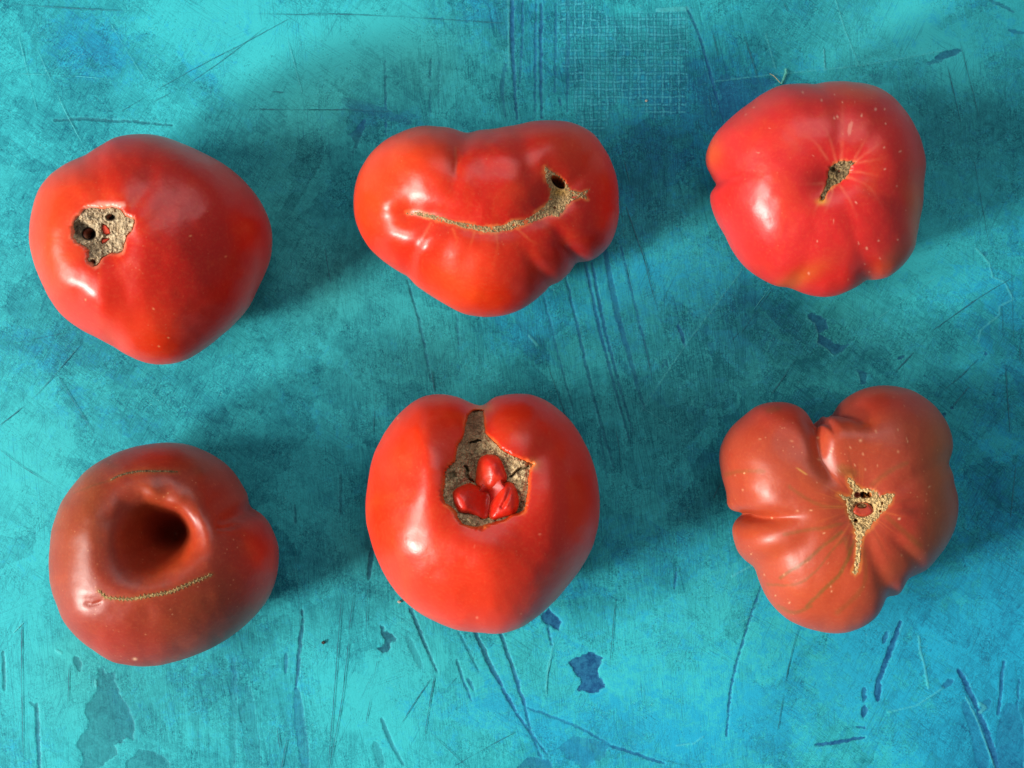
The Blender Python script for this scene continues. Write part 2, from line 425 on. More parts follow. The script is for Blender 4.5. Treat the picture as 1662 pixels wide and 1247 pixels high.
def p2(u, v):
    c = c3(u, RED)
    c = blend(c, gau(u, v, 610, 300, 50, 60) * 0.9 + gau(u, v, 740, 460, 60, 45, 30) * 0.75 + gau(u, v, 960, 230, 40, 40) * 0.6 + gau(u, v, 690, 240, 40, 30) * 0.4, ORANGE)
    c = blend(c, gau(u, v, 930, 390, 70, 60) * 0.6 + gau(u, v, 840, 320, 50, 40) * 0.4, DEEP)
    sd = polysd(u, v, s2)
    c = blend(c, sm(sd + 4 * fbm(u, v, 11, 3, 66), -5, -0.5) * 0.55 * (0.75 + 0.7 * fbm(u, v, 16, 2, 67)), (0.95, 0.32, 0.08))
    for p in ([(735,372),(742,390),(735,410)], [(840,372),(860,390),(885,402)], [(805,375),(808,400),(800,440)], [(739,240),(740,285)], [(700,362),(680,395)], [(770,378),(760,410)]):
        d, t = polyline(u, v, p); c = blend(c, sm(-d - 1.2 * fbm(u, v, 6, 3, 3), -4.0, 0) * 0.22 * (1 - t), (0.95, 0.28, 0.08))
    n_ = fbm(u, v, 40, 3, 44); c = blend(c, np.clip(n_, 0, 1) * 0.35, ORANGE)
    return c
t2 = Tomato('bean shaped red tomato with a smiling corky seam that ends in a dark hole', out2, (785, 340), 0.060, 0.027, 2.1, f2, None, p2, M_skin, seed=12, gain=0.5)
sd2 = lambda u, v: polysd(u, v, s2) + 0.5 + 1.0 * fbm(u, v, 4, 3, 31) + 0.5 * np.sin(u * 1.5 + v * 0.3)
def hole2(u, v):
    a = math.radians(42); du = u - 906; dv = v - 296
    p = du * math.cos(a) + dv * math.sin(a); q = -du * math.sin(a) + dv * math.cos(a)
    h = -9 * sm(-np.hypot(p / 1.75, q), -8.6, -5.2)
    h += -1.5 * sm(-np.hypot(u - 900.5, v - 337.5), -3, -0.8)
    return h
def h2(u, v, d):
    h = 0.10 + 0.30 * fbm(u, v, 3, 3, 6) + hole2(u, v) - 0.7 * sm(d, 4, 14)
    rim = sm(d, -1.6, 0.8)
    return h * rim - 0.7 * (1 - rim)
def k2(u, v, d):
    c = c3(u, (1.05, 0.98, 0.9)) * (0.92 + 0.28 * fbm(u, v, 5, 3, 22))[..., None]
    c = blend(c, gau(u, v, 907, 312, 10, 5) * 0.8, (1.15, 0.85, 0.3))
    c = blend(c, sm(-hole2(u, v), 0.6, 3.5) * 0.92, (0.06, 0.03, 0.03))  # hole's inner shade put into the tint as well as the relief
    return c
t2.recess.append(lambda u, v: hole2(u, v) * 1.02 - 1.2 * sm(polysd(u, v, s2), 4, 10))
t2.patch('cork_seam', M_cork_fine, sd2, h2, k2, (652, 264, 964, 386), 0.5, -3)

# ---- 3: pinkish tomato with pale veins, upper right
q3 = lambda p: T(p, 0.31274, 1120, 110)
out3 = q3([(560,82),(640,85),(700,75),(780,70),(880,78),(960,95),(1040,140),(1100,200),(1150,270),(1190,350),(1215,430),(1225,510),(1215,600),(1210,700),(1195,780),(1180,870),(1160,950),(1110,1020),(1040,1080),(980,1100),(920,1105),(850,1145),(770,1180),(680,1190),(600,1175),(520,1145),(440,1130),(360,1090),(280,1030),(220,950),(180,870),(140,800),(110,720),(110,650),(130,592),(100,550),(82,490),(88,430),(120,360),(170,300),(240,235),(300,190),(370,140),(460,95)])
s3 = T([(560,380),(640,340),(720,320),(800,330),(880,320),(930,350),(880,390),(830,430),(830,500),(790,560),(770,620),(700,650),(650,700),(600,720),(530,740),(500,790),(450,850),(420,920),(400,980),(330,985),(340,900),(390,820),(420,720),(450,620),(470,500),(500,430)], 0.09623, 1300, 230)
veins3 = [q3(p) for p in ([(785,480),(790,330),(790,120)], [(755,480),(720,350),(680,290)], [(715,480),(660,400),(610,350)], [(850,480),(900,390),(950,300)], [(860,485),(950,420),(1020,370)], [(870,495),(1030,465)], [(830,540),(900,545),(1000,570)], [(830,570),(930,620),(1010,740)], [(775,610),(830,690),(870,790)], [(690,600),(590,605)], [(670,700),(640,750)], [(740,640),(700,760)])]
spots3 = [(x, y, r) for (x, y, r) in [(963,215,11),(890,250,9),(683,168,10),(585,128,9),(765,255,9),(748,262,7),(352,440,6),(330,208,6),(1005,415,7),(1010,527,7),(1090,435,6),(640,460,6),(862,702,8),(745,797,8),(660,900,5),(615,1068,10),(875,910,7),(918,940,10),(977,897,8),(1078,893,6),(985,990,5),(907,1020,5),(1120,740,5),(840,115,5),(750,140,6),(415,318,5),(290,243,6),(1010,215,6),(1015,290,6),(790,180,4),(855,180,4),(795,130,4),(1075,615,6),(930,1060,4),(820,1100,4)]]
def f3(u, v):
    d = -5.0 * gau(u, v, 1358, 284, 30, 26, 40) - 2.2 * gau(u, v, 1350, 290, 75, 65)
    d += groove(u, v, [(1152,294),(1175,299),(1200,304)], 16, 22, 5.5, 0.5, e1=0.8)
    d += groove(u, v, [(1355,128),(1362,190),(1366,250)], 22, 10, 1.0, 1.4)
    d += groove(u, v, [(1300,130),(1330,200),(1350,255)], 22, 10, 0.7, 0.8)
    d += groove(u, v, [(1455,180),(1415,230),(1385,262)], 20, 9, 0.9, 1.2)
    d += groove(u, v, [(1504,300),(1450,290),(1390,280)], 18, 9, 0.8, 1.2)
    d += groove(u, v, [(1495,360),(1440,320),(1385,290)], 20, 9, 1.6, 1.0)
    d += groove(u, v, [(1412,458),(1395,400),(1368,310)], 18, 9, 2.6, 0.7)
    d += groove(u, v, [(1285,470),(1305,420),(1335,320)], 22, 10, 1.2, 0.6)
    d += 1.6 * gau(u, v, 1270, 185, 50, 34, 20) + 1.2 * gau(u, v, 1250, 335, 34, 60, 5) + 1.0 * gau(u, v, 1460, 240, 24, 40)
    d += groove(u, v, [(1208,355),(1215,370),(1235,385)], 3.5, 3, 0.12, 0.12, e0=0.3)
    d += -0.8 * gau(u, v, 1375, 205, 20, 20)
    return d
def p3(u, v):
    c = c3(u, (0.66, 0.026, 0.022))
    c = blend(c, gau(u, v, 1380, 300, 110, 110) * 0.5, (0.62, 0.014, 0.013))
    c = blend(c, gau(u, v, 1152, 245, 14, 22) * 0.5 + gau(u, v, 1490, 350, 12, 50, 0) * 0.8 + gau(u, v, 1292, 455, 40, 10, 30) * 0.8 + gau(u, v, 1455, 425, 40, 14, 35) * 0.5 + gau(u, v, 1420, 140, 50, 12) * 0.3, (0.62, 0.12, 0.02))
    for i, p in enumerate(veins3):
        d, t = polyline(u, v, spline(p, 5, False))
        c = blend(c, (sm(-d, -4.4 if i != 0 else -5.5, 0)) * (0.36 * (1 - t) ** 0.9 + 0.02) * (0.7 + 0.6 * fbm(u, v, 9, 3, 19)), (0.86, 0.24, 0.12))
    for x, y, r in spots3:
        X, Y = q3([(x, y)])[0]
        w = np.hypot((u - X) * 1.2, v - Y) + 1.2 * fbm(u, v, 3, 2, 8)
        c = blend(c, sm(-w, -r * 0.28 - 0.6, -r * 0.05) * 0.8, (0.86, 0.36, 0.24))
    w = polysd(u, v, q3([(838,275),(848,285),(842,310),(835,350),(820,352),(815,330),(820,295)]))
    c = blend(c, sm(w, -1, 2) * 0.55, (0.80, 0.30, 0.20))
    sd = polysd(u, v, s3); c = blend(c, sm(sd + 4 * fbm(u, v, 11, 3, 66), -4, 0) * 0.6 * (0.75 + 0.7 * fbm(u, v, 16, 2, 67)), (0.9, 0.32, 0.10))
    c = blend(c, gau(u, v, 1334, 327, 6, 3.5) * 0.9, (0.85, 0.35, 0.03))
    return c
t3 = Tomato('round pinkish red tomato with pale veins around a small navel scar', out3, (1330, 300), 0.062, 0.028, 2.05, f3, None, p3, M_skin, seed=13, gain=0.24, rim0=0.6)
sd3 = lambda u, v: polysd(u, v, s3) + 0.9 * fbm(u, v, 3.5, 3, 33)
def h3(u, v, d):
    h = -0.3 + 0.7 * fbm(u, v, 4, 3, 7) - 1.6 * sm(-np.hypot((u - 1354) / 1.2, v - 275), -6, -1.5) - 1.2 * sm(-np.hypot(u - 1361.5, v - 278.5), -3, -0.8) - 1.5 * sm(-np.hypot(u - 1333, v - 321.5), -2.8, -0.8)
    rim = sm(d, -1.5, 1.0)
    return h * rim - 0.9 * (1 - rim)
def k3(u, v, d):
    c = c3(u, (0.95, 0.9, 0.75)) * (0.80 + 0.5 * fbm(u, v, 3.5, 3, 23))[..., None]
    c = blend(c, gau(u, v, 1353, 278, 8, 10, 60) * 0.55 + gau(u, v, 1361.5, 278.5, 2, 2) + gau(u, v, 1333, 321, 2.2, 2.2), (0.2, 0.15, 0.08))  # small pits tinted dark: painted shade of their depth
    c = blend(c, gau(u, v, 1345, 296, 6, 12, -35) * 0.4, (0.5, 0.5, 0.2))
    return np.clip(c, 0.02, 2)
t3.recess.append(lambda u, v: -1.4 * sm(sd3(u, v), -0.5, 2.5) - 1.5 * sm(-np.hypot((u - 1354) / 1.2, v - 275), -6, -1.5))
t3.patch('stem_scar', M_cork, sd3, h3, k3, (1328, 256, 1394, 330), 0.45)

# ---- 4: ring shaped brownish tomato with the deep hollow, lower left
q4 = lambda p: T(p, 0.32066, 50, 700)
r4 = lambda p: T(p, 0.2005, 120, 750)
out4 = q4([(680,58),(780,65),(870,95),(960,145),(1030,210),(1080,290),(1108,365),(1125,392),(1170,420),(1220,490),(1250,570),(1255,650),(1240,750),(1200,850),(1130,940),(1040,1020),(940,1085),(830,1135),(720,1170),(620,1190),(520,1188),(420,1170),(330,1120),(240,1050),(170,970),(130,880),(100,790),(90,680),(95,580),(110,480),(150,370),(200,290),(280,200),(370,140),(470,95),(570,70)])
cav4 = [(142,850),(148,815),(168,785),(200,772),(240,766),(285,768),(312,785),(333,818),(342,852),(345,880),(348,915),(330,936),(290,948),(250,960),(210,965),(175,958),(155,935),(143,900)]
pit4 = [(228,848),(250,836),(280,834),(303,846),(312,862),(300,882),(285,902),(262,916),(235,922),(215,918),(212,898),(222,872)]
def f4(u, v):
    d = groove(u, v, [(412,824),(385,838),(358,852),(340,856)], 18, 14, 4.0, 1.0, e1=0.4)
    d += groove(u, v, [(395,848),(372,855),(348,858)], 5, 3.5, 1.0, 0.8, e0=0.4)
    d += 2.5 * gau(u, v, 395, 800, 20, 24) + 1.5 * gau(u, v, 420, 900, 24, 40)
    d += -0.5 * gau(u, v, 154, 976, 18, 7, -8) + 1.4 * gau(u, v, 125, 1000, 34, 34, -15)
    d += groove(u, v, [(136,977),(150,981),(168,977)], 2.4, 2.4, 0.45, 0.45, e0=0.3)
    d += 1.0 * gau(u, v, 250, 1010, 80, 26)
    d += groove(u, v, [(232,1070),(235,1010),(238,970)], 26, 14, 0.3, 0.9)
    return d
def cut4(u, v):
    cp = spline(cav4, 6); cx_, cy_ = 242.0, 868.0
    ca = np.mod(np.arctan2(cp[:, 1] - cy_, cp[:, 0] - cx_), 2 * math.pi); o_ = np.argsort(ca); cr = np.hypot(cp[:, 0] - cx_, cp[:, 1] - cy_)[o_]; ca = ca[o_]
    ga = np.arange(360) / 360 * 2 * math.pi; gr = csmooth(np.interp(ga, np.r_[ca[-1] - 2 * math.pi, ca, ca[0] + 2 * math.pi], np.r_[cr[-1], cr, cr[0]]), 16)
    aa = np.mod(np.arctan2(v - cy_, u - cx_), 2 * math.pi)
    s = (1 - np.hypot(u - cx_, v - cy_) / np.interp(aa, np.r_[ga, 2 * math.pi], np.r_[gr, gr[0]])) * 95 + 4 * np.sin(2 * aa + 0.6) * sm(-np.abs(aa - 3.6), -2.4, -0.4) + 3 * fbm(u, v, 60, 2, 59)
    si = 9 * np.log1p(np.exp(np.clip(s / 9, -30, 30)))
    a_ = math.radians(35); du = u - 246; dv = -(v - 884)
    pr = np.hypot((du * math.cos(a_) + dv * math.sin(a_)) / 1.2, (-du * math.sin(a_) + dv * math.cos(a_)) / 0.95)
    f = si / (si + pr)
    d = -(12.0 * sm(f, -0.05, 0.85) + 1.0 * np.exp(-((aa - 5.6) / 0.26) ** 2) * sm(f, 0.05, 0.4) * (1 - sm(f, 0.6, 0.9)) + 0.9 * np.exp(-((aa - 4.4) / 0.26) ** 2) * sm(f, 0.05, 0.4) * (1 - sm(f, 0.6, 0.9)) + 26.0 * sm(f, 0.28, 1.0) ** 1.4)
    d += 1.2 * gau(u, v, 190, 870, 30, 20) + 1.5 * gau(u, v, 290, 820, 20, 18)
    d += 1.6 * fbm(u, v, 46, 2, 55) * sm(s, 5, 40)
    return d
def p4(u, v):
    c = c3(u, (0.31, 0.030, 0.012))
    c = blend(c, gau(u, v, 110, 850, 28, 90, 0) * 0.9 + gau(u, v, 140, 790, 40, 30, 40) * 0.7, (0.32, 0.052, 0.013))
    c = blend(c, gau(u, v, 300, 905, 40, 22, 40) * 0.8, (0.50, 0.05, 0.010))
    c = blend(c, gau(u, v, 240, 820, 24, 34) * 0.55 + gau(u, v, 280, 1010, 60, 40) * 0.25, (0.30, 0.05, 0.012))
    c = blend(c, gau(u, v, 260, 735, 40, 14) * 0.5 + gau(u, v, 420, 905, 30, 40) * 0.5, (0.52, 0.014, 0.008))
    c = blend(c, gau(u, v, 180, 1050, 90, 26, -15) * 0.6, (0.40, 0.026, 0.013))
    d, t = polyline(u, v, r4([(0,250),(80,222),(150,190),(290,150)]))
    c = blend(c, sm(-d, -2.4, -0.4) * 0.6, (0.18, 0.06, 0.015))
    c = blend(c, gau(u, v, 180, 755, 12, 5, -30) * 0.6 + gau(u, v, 322, 765, 9, 5) * 0.7, (0.2, 0.04, 0.015))
    c = blend(c, (gau(u, v, 330, 750, 50, 16, -30) + gau(u, v, 150, 830, 18, 60) + gau(u, v, 400, 790, 18, 30)) * 0.35 + gau(u, v, 330, 980, 50, 30, 30) * 0.3, (0.20, 0.055, 0.014))
    for p in (seam4, seam4b):
        d, t = polyline(u, v, p); c = blend(c, sm(-d, -8, -1) * 0.45, (0.40, 0.12, 0.03))
    n_ = fbm(u, v, 30, 4, 45); c = blend(c, np.clip(n_, 0, 1) * 0.6, (0.26, 0.030, 0.011))
    c = blend(c, gau(u, v, 219, 1070, 2.2, 1.5), (0.9, 0.5, 0.3))
    return c
seam4 = spline(r4([(195,1040),(230,1070),(265,1098),(340,1105),(420,1110),(500,1105),(600,1085),(720,1065),(800,1045),(880,1010),(960,975),(1060,935),(1115,912)]), 5, False)
seam4b = spline(r4([(295,147),(370,110),(440,90),(540,75),(640,75),(740,75),(840,80)]), 5, False)
t4 = Tomato('ring shaped brownish red tomato with a deep dark hollow in its top', out4, (250, 884), 0.064, 0.028, 2.25, f4, cut4, p4, M_skin_matt, seed=14, gain=0.9)
def seamsd(line, w, jag, period, seed):
    def f(u, v):
        d, t = polyline(u, v, line)
        L = np.hypot(*(line[1:] - line[:-1]).T).sum()
        sp = np.abs(((t * L / period + 0.3 * fbm(u, v, 12, 2, seed)) % 1) - 0.5) * 2
        return w * (0.45 + 0.55 * np.sin(np.clip(t, 0.02, 0.98) * math.pi) ** 0.4) + jag * (1 - sp) ** 3 * (0.5 + 0.6 * vnoise(u / 9, v / 9, seed)) - d + 0.5 * fbm(u, v, 3, 2, seed)
    return f
def hseam(u, v, d):
    rim = sm(d, -1.3, 0.8)
    return (0.16 + 0.16 * fbm(u, v, 3, 2, 77)) * rim - 0.6 * (1 - rim)
s4a = seamsd(seam4, 2.1, 3.6, 7.0, 61); s4b = seamsd(seam4b, 1.5, 1.6, 4.5, 62)
t4.patch('cork_seam', M_cork_fine, s4a, hseam, lambda u, v, d: c3(u, (0.95, 0.84, 0.62)) * (0.9 + 0.3 * fbm(u, v, 4, 2, 5))[..., None], (150, 925, 352, 982), 0.45, -2.5, 'toothed tan seam along the lower lip of the hollow')
t4.patch('cork_seam', M_cork_fine, s4b, hseam, lambda u, v, d: c3(u, (0.50, 0.42, 0.34)) * (0.9 + 0.3 * fbm(u, v, 4, 2, 5))[..., None], (172, 755, 296, 786), 0.45, -2.5, 'dull brown seam along the upper lip of the hollow')

# ---- 5: bright tomato with the open crater and three small lobes, lower middle
q5 = lambda p: T(p, 0.3448, 570, 620)
r5 = lambda p: T(p, 0.17647, 700, 650)
out5 = q5([(618,108),(680,72),(760,57),(840,60),(920,90),(1000,150),(1060,220),(1110,310),(1145,400),(1165,500),(1170,600),(1160,690),(1130,790),(1080,880),(1020,960),(950,1040),(870,1110),(790,1160),(700,1185),(600,1180),(500,1168),(400,1130),(310,1080),(230,1010),(170,930),(120,830),(90,740),(70,650),(68,560),(80,460),(100,360),(140,270),(200,180),(270,110),(350,67),(430,58),(500,72),(565,100)])
s5 = r5([(380,90),(440,85),(475,100),(485,200),(495,300),(530,340),(590,390),(640,450),(700,490),(800,530),(890,570),(950,590),(905,640),(895,760),(885,880),(860,1020),(810,1050),(740,1060),(680,1100),(590,1130),(520,1140),(470,1170),(380,1165),(290,1140),(240,1080),(230,1040),(180,980),(120,950),(105,870),(120,760),(125,660),(170,600),(220,560),(240,410),(290,350),(310,220),(330,140)])
def f5(u, v):
    d = -6.0 * gau(u, v, 785, 790, 46, 44)
    d += groove(u, v, [(781,654),(776,690),(772,740),(778,790)], 24, 30, 2.5, 4.0, e1=0.2)
    d += 3.6 * gau(u, v, 700, 735, 22, 65, 5) + 2.5 * gau(u, v, 852, 700, 34, 32)
    d += groove(u, v, [(930,690),(885,735),(858,760)], 24, 16, 0.3, 1.3, e0=0.2)
    d += 1.8 * gau(u, v, 900, 800, 26, 60) + 1.6 * gau(u, v, 800, 905, 70, 30)
    d += 1.4 * gau(u, v, 665, 850, 34, 50, -20)
    d += 0
    d += groove(u, v, [(770,1025),(760,950),(750,880)], 30, 20, 0.3, 0.8)
    return d
def p5(u, v):
    c = c3(u, (0.66, 0.022, 0.003))
    c = blend(c, gau(u, v, 640, 720, 50, 70) * 0.5 + gau(u, v, 760, 960, 90, 50) * 0.55 + gau(u, v, 620, 900, 40, 60) * 0.4, (0.82, 0.05, 0.008))
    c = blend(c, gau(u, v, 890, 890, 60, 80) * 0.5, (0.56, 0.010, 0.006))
    sd = polysd(u, v, s5)
    c = blend(c, sm(sd + 4 * fbm(u, v, 11, 3, 66), -6, -0.5) * 0.55 * (0.75 + 0.7 * fbm(u, v, 16, 2, 67)), (0.85, 0.20, 0.04))
    c = blend(c, gau(u, v, 866, 754, 7, 6) * 0.6 + gau(u, v, 782, 661, 10, 5) * 0.6, (0.85, 0.36, 0.10))
    for x, y, r in [(148,458,8),(582,770,6),(890,718,6),(592,1110,7),(800,1092,5),(220,172,6),(545,820,4)]:
        X, Y = q5([(x, y)])[0]; cc = (0.35, 0.03, 0.02) if x == 148 else (0.9, 0.26, 0.14)
        c = blend(c, sm(-np.hypot((u - X) * (1.6 if x == 148 else 1), v - Y), -r * 0.4 - 0.6, -r * 0.1) * 0.6, cc)
    return c
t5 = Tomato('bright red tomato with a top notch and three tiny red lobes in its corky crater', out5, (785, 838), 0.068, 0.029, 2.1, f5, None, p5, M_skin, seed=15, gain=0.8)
clover = [(430,560),(450,520),(500,495),(590,505),(640,545),(690,640),(710,735),(760,770),(800,850),(805,950),(775,1035),(700,1065),(600,1095),(500,1105),(430,1070),(330,1040),(260,1040),(210,950),(190,850),(215,815),(270,785),(330,760),(400,775),(415,660)]
sd5 = lambda u, v: polysd(u, v, s5) + 1.2 * fbm(u, v, 8, 3, 35)
def pits5(u, v):
    u = u + 3.0 * fbm(u, v, 7, 3, 81); v = v + 3.0 * fbm(u, v, 7, 3, 84)
    d = -2.0 * sm(-np.hypot((u - 734) / 1.2, v - 772), -8, -2)
    d += -2.5 * sm(-polyline(u, v, r5([(350,392),(400,375),(450,375)]))[0], -2.6, -0.6)
    d += -2.5 * sm(-polyline(u, v, r5([(320,620),(330,700),(375,745)]))[0], -4.5, -1)
    d += -2.0 * sm(-polyline(u, v, r5([(730,700),(800,650),(890,605)]))[0], -3.0, -0.6)
    d += -2.5 * gau(u, v, 843, 828, 7, 12, -20)
    d += -2.0 * gau(u, v, 768, 685, 9, 16)
    return d
def h5(u, v, d):
    h = -2.6 + 1.3 * fbm(u, v, 16, 4, 15, 0.6) + 0.6 * fbm(u, v, 5, 3, 19) + pits5(u, v)
    h += 1.4 * gau(u, v, 757, 842, 14, 8, -15) + 1.4 * gau(u, v, 846, 795, 5, 4) + 0.8 * gau(u, v, 840, 750, 16, 12)
    h -= 7.0 * sm(polysd(u, v, r5(clover)), 3, 8)
    h -= 1.0 * sm(polysd(u, v, r5(clover)), -9, 0)
    rim = sm(d, -2.5, 1.0)
    return h * rim - 3.4 * (1 - rim)
def k5(u, v, d):
    c = c3(u, (1.65, 1.6, 1.5)) * (0.82 + 0.45 * fbm(u, v, 7, 4, 24, 0.6))[..., None]
    c = blend(c, gau(u, v, 768, 690, 14, 26) * 0.6 + gau(u, v, 760, 745, 20, 22) * 0.35, (0.42, 0.34, 0.28))
    c = blend(c, sm(-pits5(u, v), 0.7, 2.6) * 0.5, (0.20, 0.13, 0.09))  # pits and clefts darkened in the tint, shade painted over the relief
    c = blend(c, gau(u, v, 846, 795, 5, 4) + gau(u, v, 840, 755, 20, 20) * 0.5, (1.35, 1.35, 1.25))
    return np.clip(c, 0.03, 2)
t5.recess.append(lambda u, v: -4.2 * sm(sd5(u, v), -1.5, 2.0) + np.where(sd5(u, v) > 1, pits5(u, v) - 1.0, 0) - 7.0 * sm(polysd(u, v, r5(clover)), 2, 7))
t5.patch('stem_scar', M_cork, sd5, h5, k5, (714, 660, 872, 860), 0.5)
def lobe(poly, hfun, label, col, core=9.0):
    pl = spline(r5(poly), 6); c0 = pl.mean(0)
    xs = pl[:, 0]; ys = pl[:, 1]
    pa = np.mod(np.arctan2(ys - c0[1], xs - c0[0]), 2 * math.pi); o_ = np.argsort(pa); pr = np.hypot(xs - c0[0], ys - c0[1])[o_]; pa = pa[o_]
    ga = np.arange(180) / 180 * 2 * math.pi; gr = 1.0 * csmooth(np.interp(ga, np.r_[pa[-1] - 2 * math.pi, pa, pa[0] + 2 * math.pi], np.r_[pr[-1], pr, pr[0]]), 4)
    def sd(u, v):
        a = np.mod(np.arctan2(v - c0[1], u - c0[0]), 2 * math.pi); r = np.hypot(u - c0[0], v - c0[1])
        return (1 - r / np.interp(a, np.r_[ga, 2 * math.pi], np.r_[gr, gr[0]])) * gr.mean()
    def h(u, v, d):
        q = np.clip(d / gr.mean(), 0, 1); dome = np.clip(1 - (1 - q) ** 2.3, 0, 1) ** 0.55
        return -4.2 + (hfun(u, v) + 4.2) * dome + 0.15 * fbm(u, v, 9, 3, 13)
    o = t5.patch('inner_lobe', M_lobe, sd, h, lambda u, v, d: blend(blend(c3(u, col), sm(-d, -2.5, 0) * 0.5, (0.80, 0.16, 0.04)), np.clip(fbm(u, v, 8, 3, 14), 0, 1) * 0.35, (0.42, 0.008, 0.004)), (xs.min() - 2, ys.min() - 2, xs.max() + 2, ys.max() + 2), 0.4, -0.6)
    o['label'] = label
LR = (0.68, 0.020, 0.007)
def bowl(u, v):
    """the lobes' common slope: high at their tips, falling into the hollow between them"""
    r = np.hypot((u - 789) * 1.0, (v - 815) * 0.85)
    h = -2.6 + 3.6 * sm(r, 0, 36)
    return h - 1.3 * np.exp(-(polyline(u, v, [(792, 800), (789, 822), (787, 840)])[0] / 6.0) ** 2)
t5.patch('lobe_base', M_lobe, lambda u, v: polysd(u, v, r5(clover)), lambda u, v, d: bowl(u, v) - 1.1 - 4.0 * sm(-d, -13, -5), lambda u, v, d: c3(u, (0.45, 0.008, 0.006)), (730, 734, 846, 848), 0.4, -0.6)
lobe([(430,560),(450,520),(500,495),(590,505),(640,545),(680,640),(705,730),(640,780),(560,850),(500,830),(410,775),(412,660)],
     lambda u, v: bowl(u, v) + 0.3 + 0.8 * gau(u, v, 796, 765, 9, 22), 'upper lobe, blunt and standing up', LR, 12.0)
lobe([(190,850),(215,815),(270,785),(340,760),(420,785),(500,830),(540,870),(535,960),(525,1080),(500,1107),(430,1070),(330,1040),(260,1040),(210,950)],
     lambda u, v: bowl(u, v) + 0.1 + 0.5 * gau(u, v, 752, 815, 14, 12), 'left lobe, wide and sloping into the hollow', LR, 10.0)
lobe([(700,740),(760,770),(800,850),(805,950),(775,1035),(700,1065),(600,1095),(535,1102),(535,1000),(550,930),(590,860),(640,790)],
     lambda u, v: bowl(u, v) + 0.6 + 1.2 * gau(u, v, 806, 818, 6, 16, -30) - 0.8 * np.exp(-(polyline(u, v, r5([(720,820),(690,910),(650,980)]))[0] / 3.4) ** 2), 'right lobe, narrow with a crease down it', LR, 10.0)

# ---- 6: heart shaped ribbed tomato, lower right
q6 = lambda p: T(p, 0.35294, 1140, 610)
r6 = lambda p: T(p, 0.15234, 1330, 760)
out6 = q6([(506,222),(490,180),(450,145),(390,122),(320,122),(250,140),(190,185),(130,240),(90,310),(78,380),(85,450),(105,520),(120,590),(150,632),(185,650),(150,668),(137,720),(160,800),(200,850),(240,890),(260,940),(290,1010),(340,1075),(400,1125),(480,1160),(570,1182),(660,1182),(740,1155),(800,1110),(850,1030),(900,1000),(960,930),(1020,900),(1080,840),(1130,770),(1165,690),(1178,600),(1170,530),(1150,460),(1140,390),(1155,320),(1140,250),(1110,190),(1060,130),(990,80),(910,52),(820,45),(740,60),(670,95),(620,140),(585,186),(545,192)])
s6 = r6([(300,100),(330,85),(362,140),(395,182),(440,222),(540,218),(600,248),(650,296),(720,262),(795,280),(775,350),(725,430),(685,470),(612,540),(552,620),(502,680),(465,740),(452,770),(446,850),(438,930),(430,1020),(415,1090),(380,1142),(352,1110),(368,1040),(382,950),(392,860),(394,780),(383,730),(380,650),(345,580),(315,520),(296,440),(286,390),(266,340),(195,292),(212,270),(290,306),(335,300),(362,240),(322,190),(296,150)])
spots6 = [(727,298,14),(798,258,8),(900,350,9),(738,357,8),(680,330,7),(600,338,6),(592,350,5),(608,362,4),(650,350,5),(535,385,12),(530,285,7),(880,100,7),(900,245,6),(940,290,7),(945,300,5),(700,415,8),(750,430,9),(805,415,6),(192,448,8),(185,525,8),(375,915,9),(400,1045,8),(285,915,6),(430,940,6),(495,620,6),(435,622,8),(905,658,10),(915,825,9),(590,970,6),(595,990,6),(870,415,5),(1045,510,6),(1075,630,5),(1040,780,5),(265,293,4),(150,460,5),(560,725,6),(480,860,7),(580,860,5),(225,820,5),(335,1010,4),(410,300,10),(340,350,5),(380,340,5),(320,655,5),(700,480,4),(930,140,5),(820,480,4),(1000,660,4),(980,880,4)]
def f6(u, v):
    cx, cy = 1396, 823
    d = -3.0 * gau(u, v, cx, cy, 30, 36) - 2.0 * gau(u, v, cx - 8, cy, 75, 70)
    g = lambda pl, *a, **k: groove(u, v, q6(pl), *a, **k)
    d += g([(508,205),(525,280),(545,370),(600,460),(680,540)], 13, 20, 13, 2.0, p=1.6, e1=0.4)
    d += g([(590,172),(650,184),(715,204),(765,240),(800,300)], 9, 18, 10, 0.4, p=1.5, e1=0.5)
    d += g([(165,648),(240,657),(330,660),(430,656),(560,620)], 12, 20, 12, 0.3, p=1.5, e1=0.7)
    d += g([(225,880),(300,860),(420,800),(560,690)], 20, 16, 3.4, 0.6, e1=0.3)
    d += g([(865,1015),(830,930),(780,800),(740,700)], 18, 12, 3.2, 0.8, e1=0.3)
    d += g([(1020,900),(960,820),(860,720)], 14, 10, 2.2, 0.8, e1=0.3)
    d += g([(1140,390),(1060,430),(960,480),(860,550)], 20, 12, 2.4, 0.8, e1=0.3)
    d += g([(1178,600),(1080,600),(900,600)], 16, 10, 0.5, 0.8, e1=0.3)
    d += g([(700,740),(700,900),(690,950)], 9, 7, 1.5, 0.4, e1=0.4)
    d += g([(560,1180),(600,1050),(660,850)], 26, 14, 0.4, 0.8, e1=0.3)
    d += g([(350,240),(430,330),(560,470)], 20, 14, 0.6, 0.6, e0=.2, e1=0.3)
    d += g([(90,430),(180,440),(300,450),(420,480)], 22, 16, 1.5, 0.2, e1=0.5)
    d += 3.2 * gau(u, v, 1362, 704, 34, 20, -8) + 2.0 * gau(u, v, 1236, 770, 40, 50, -30) + 1.8 * gau(u, v, 1235, 880, 34, 26) + 2.2 * gau(u, v, 1450, 680, 50, 36, -20) + 1.8 * gau(u, v, 1370, 710, 40, 26, 0) + 1.8 * gau(u, v, 1245, 690, 38, 26, 20)
    d += -0.8 * gau(u, v, 1262, 840, 30, 8)
    return d
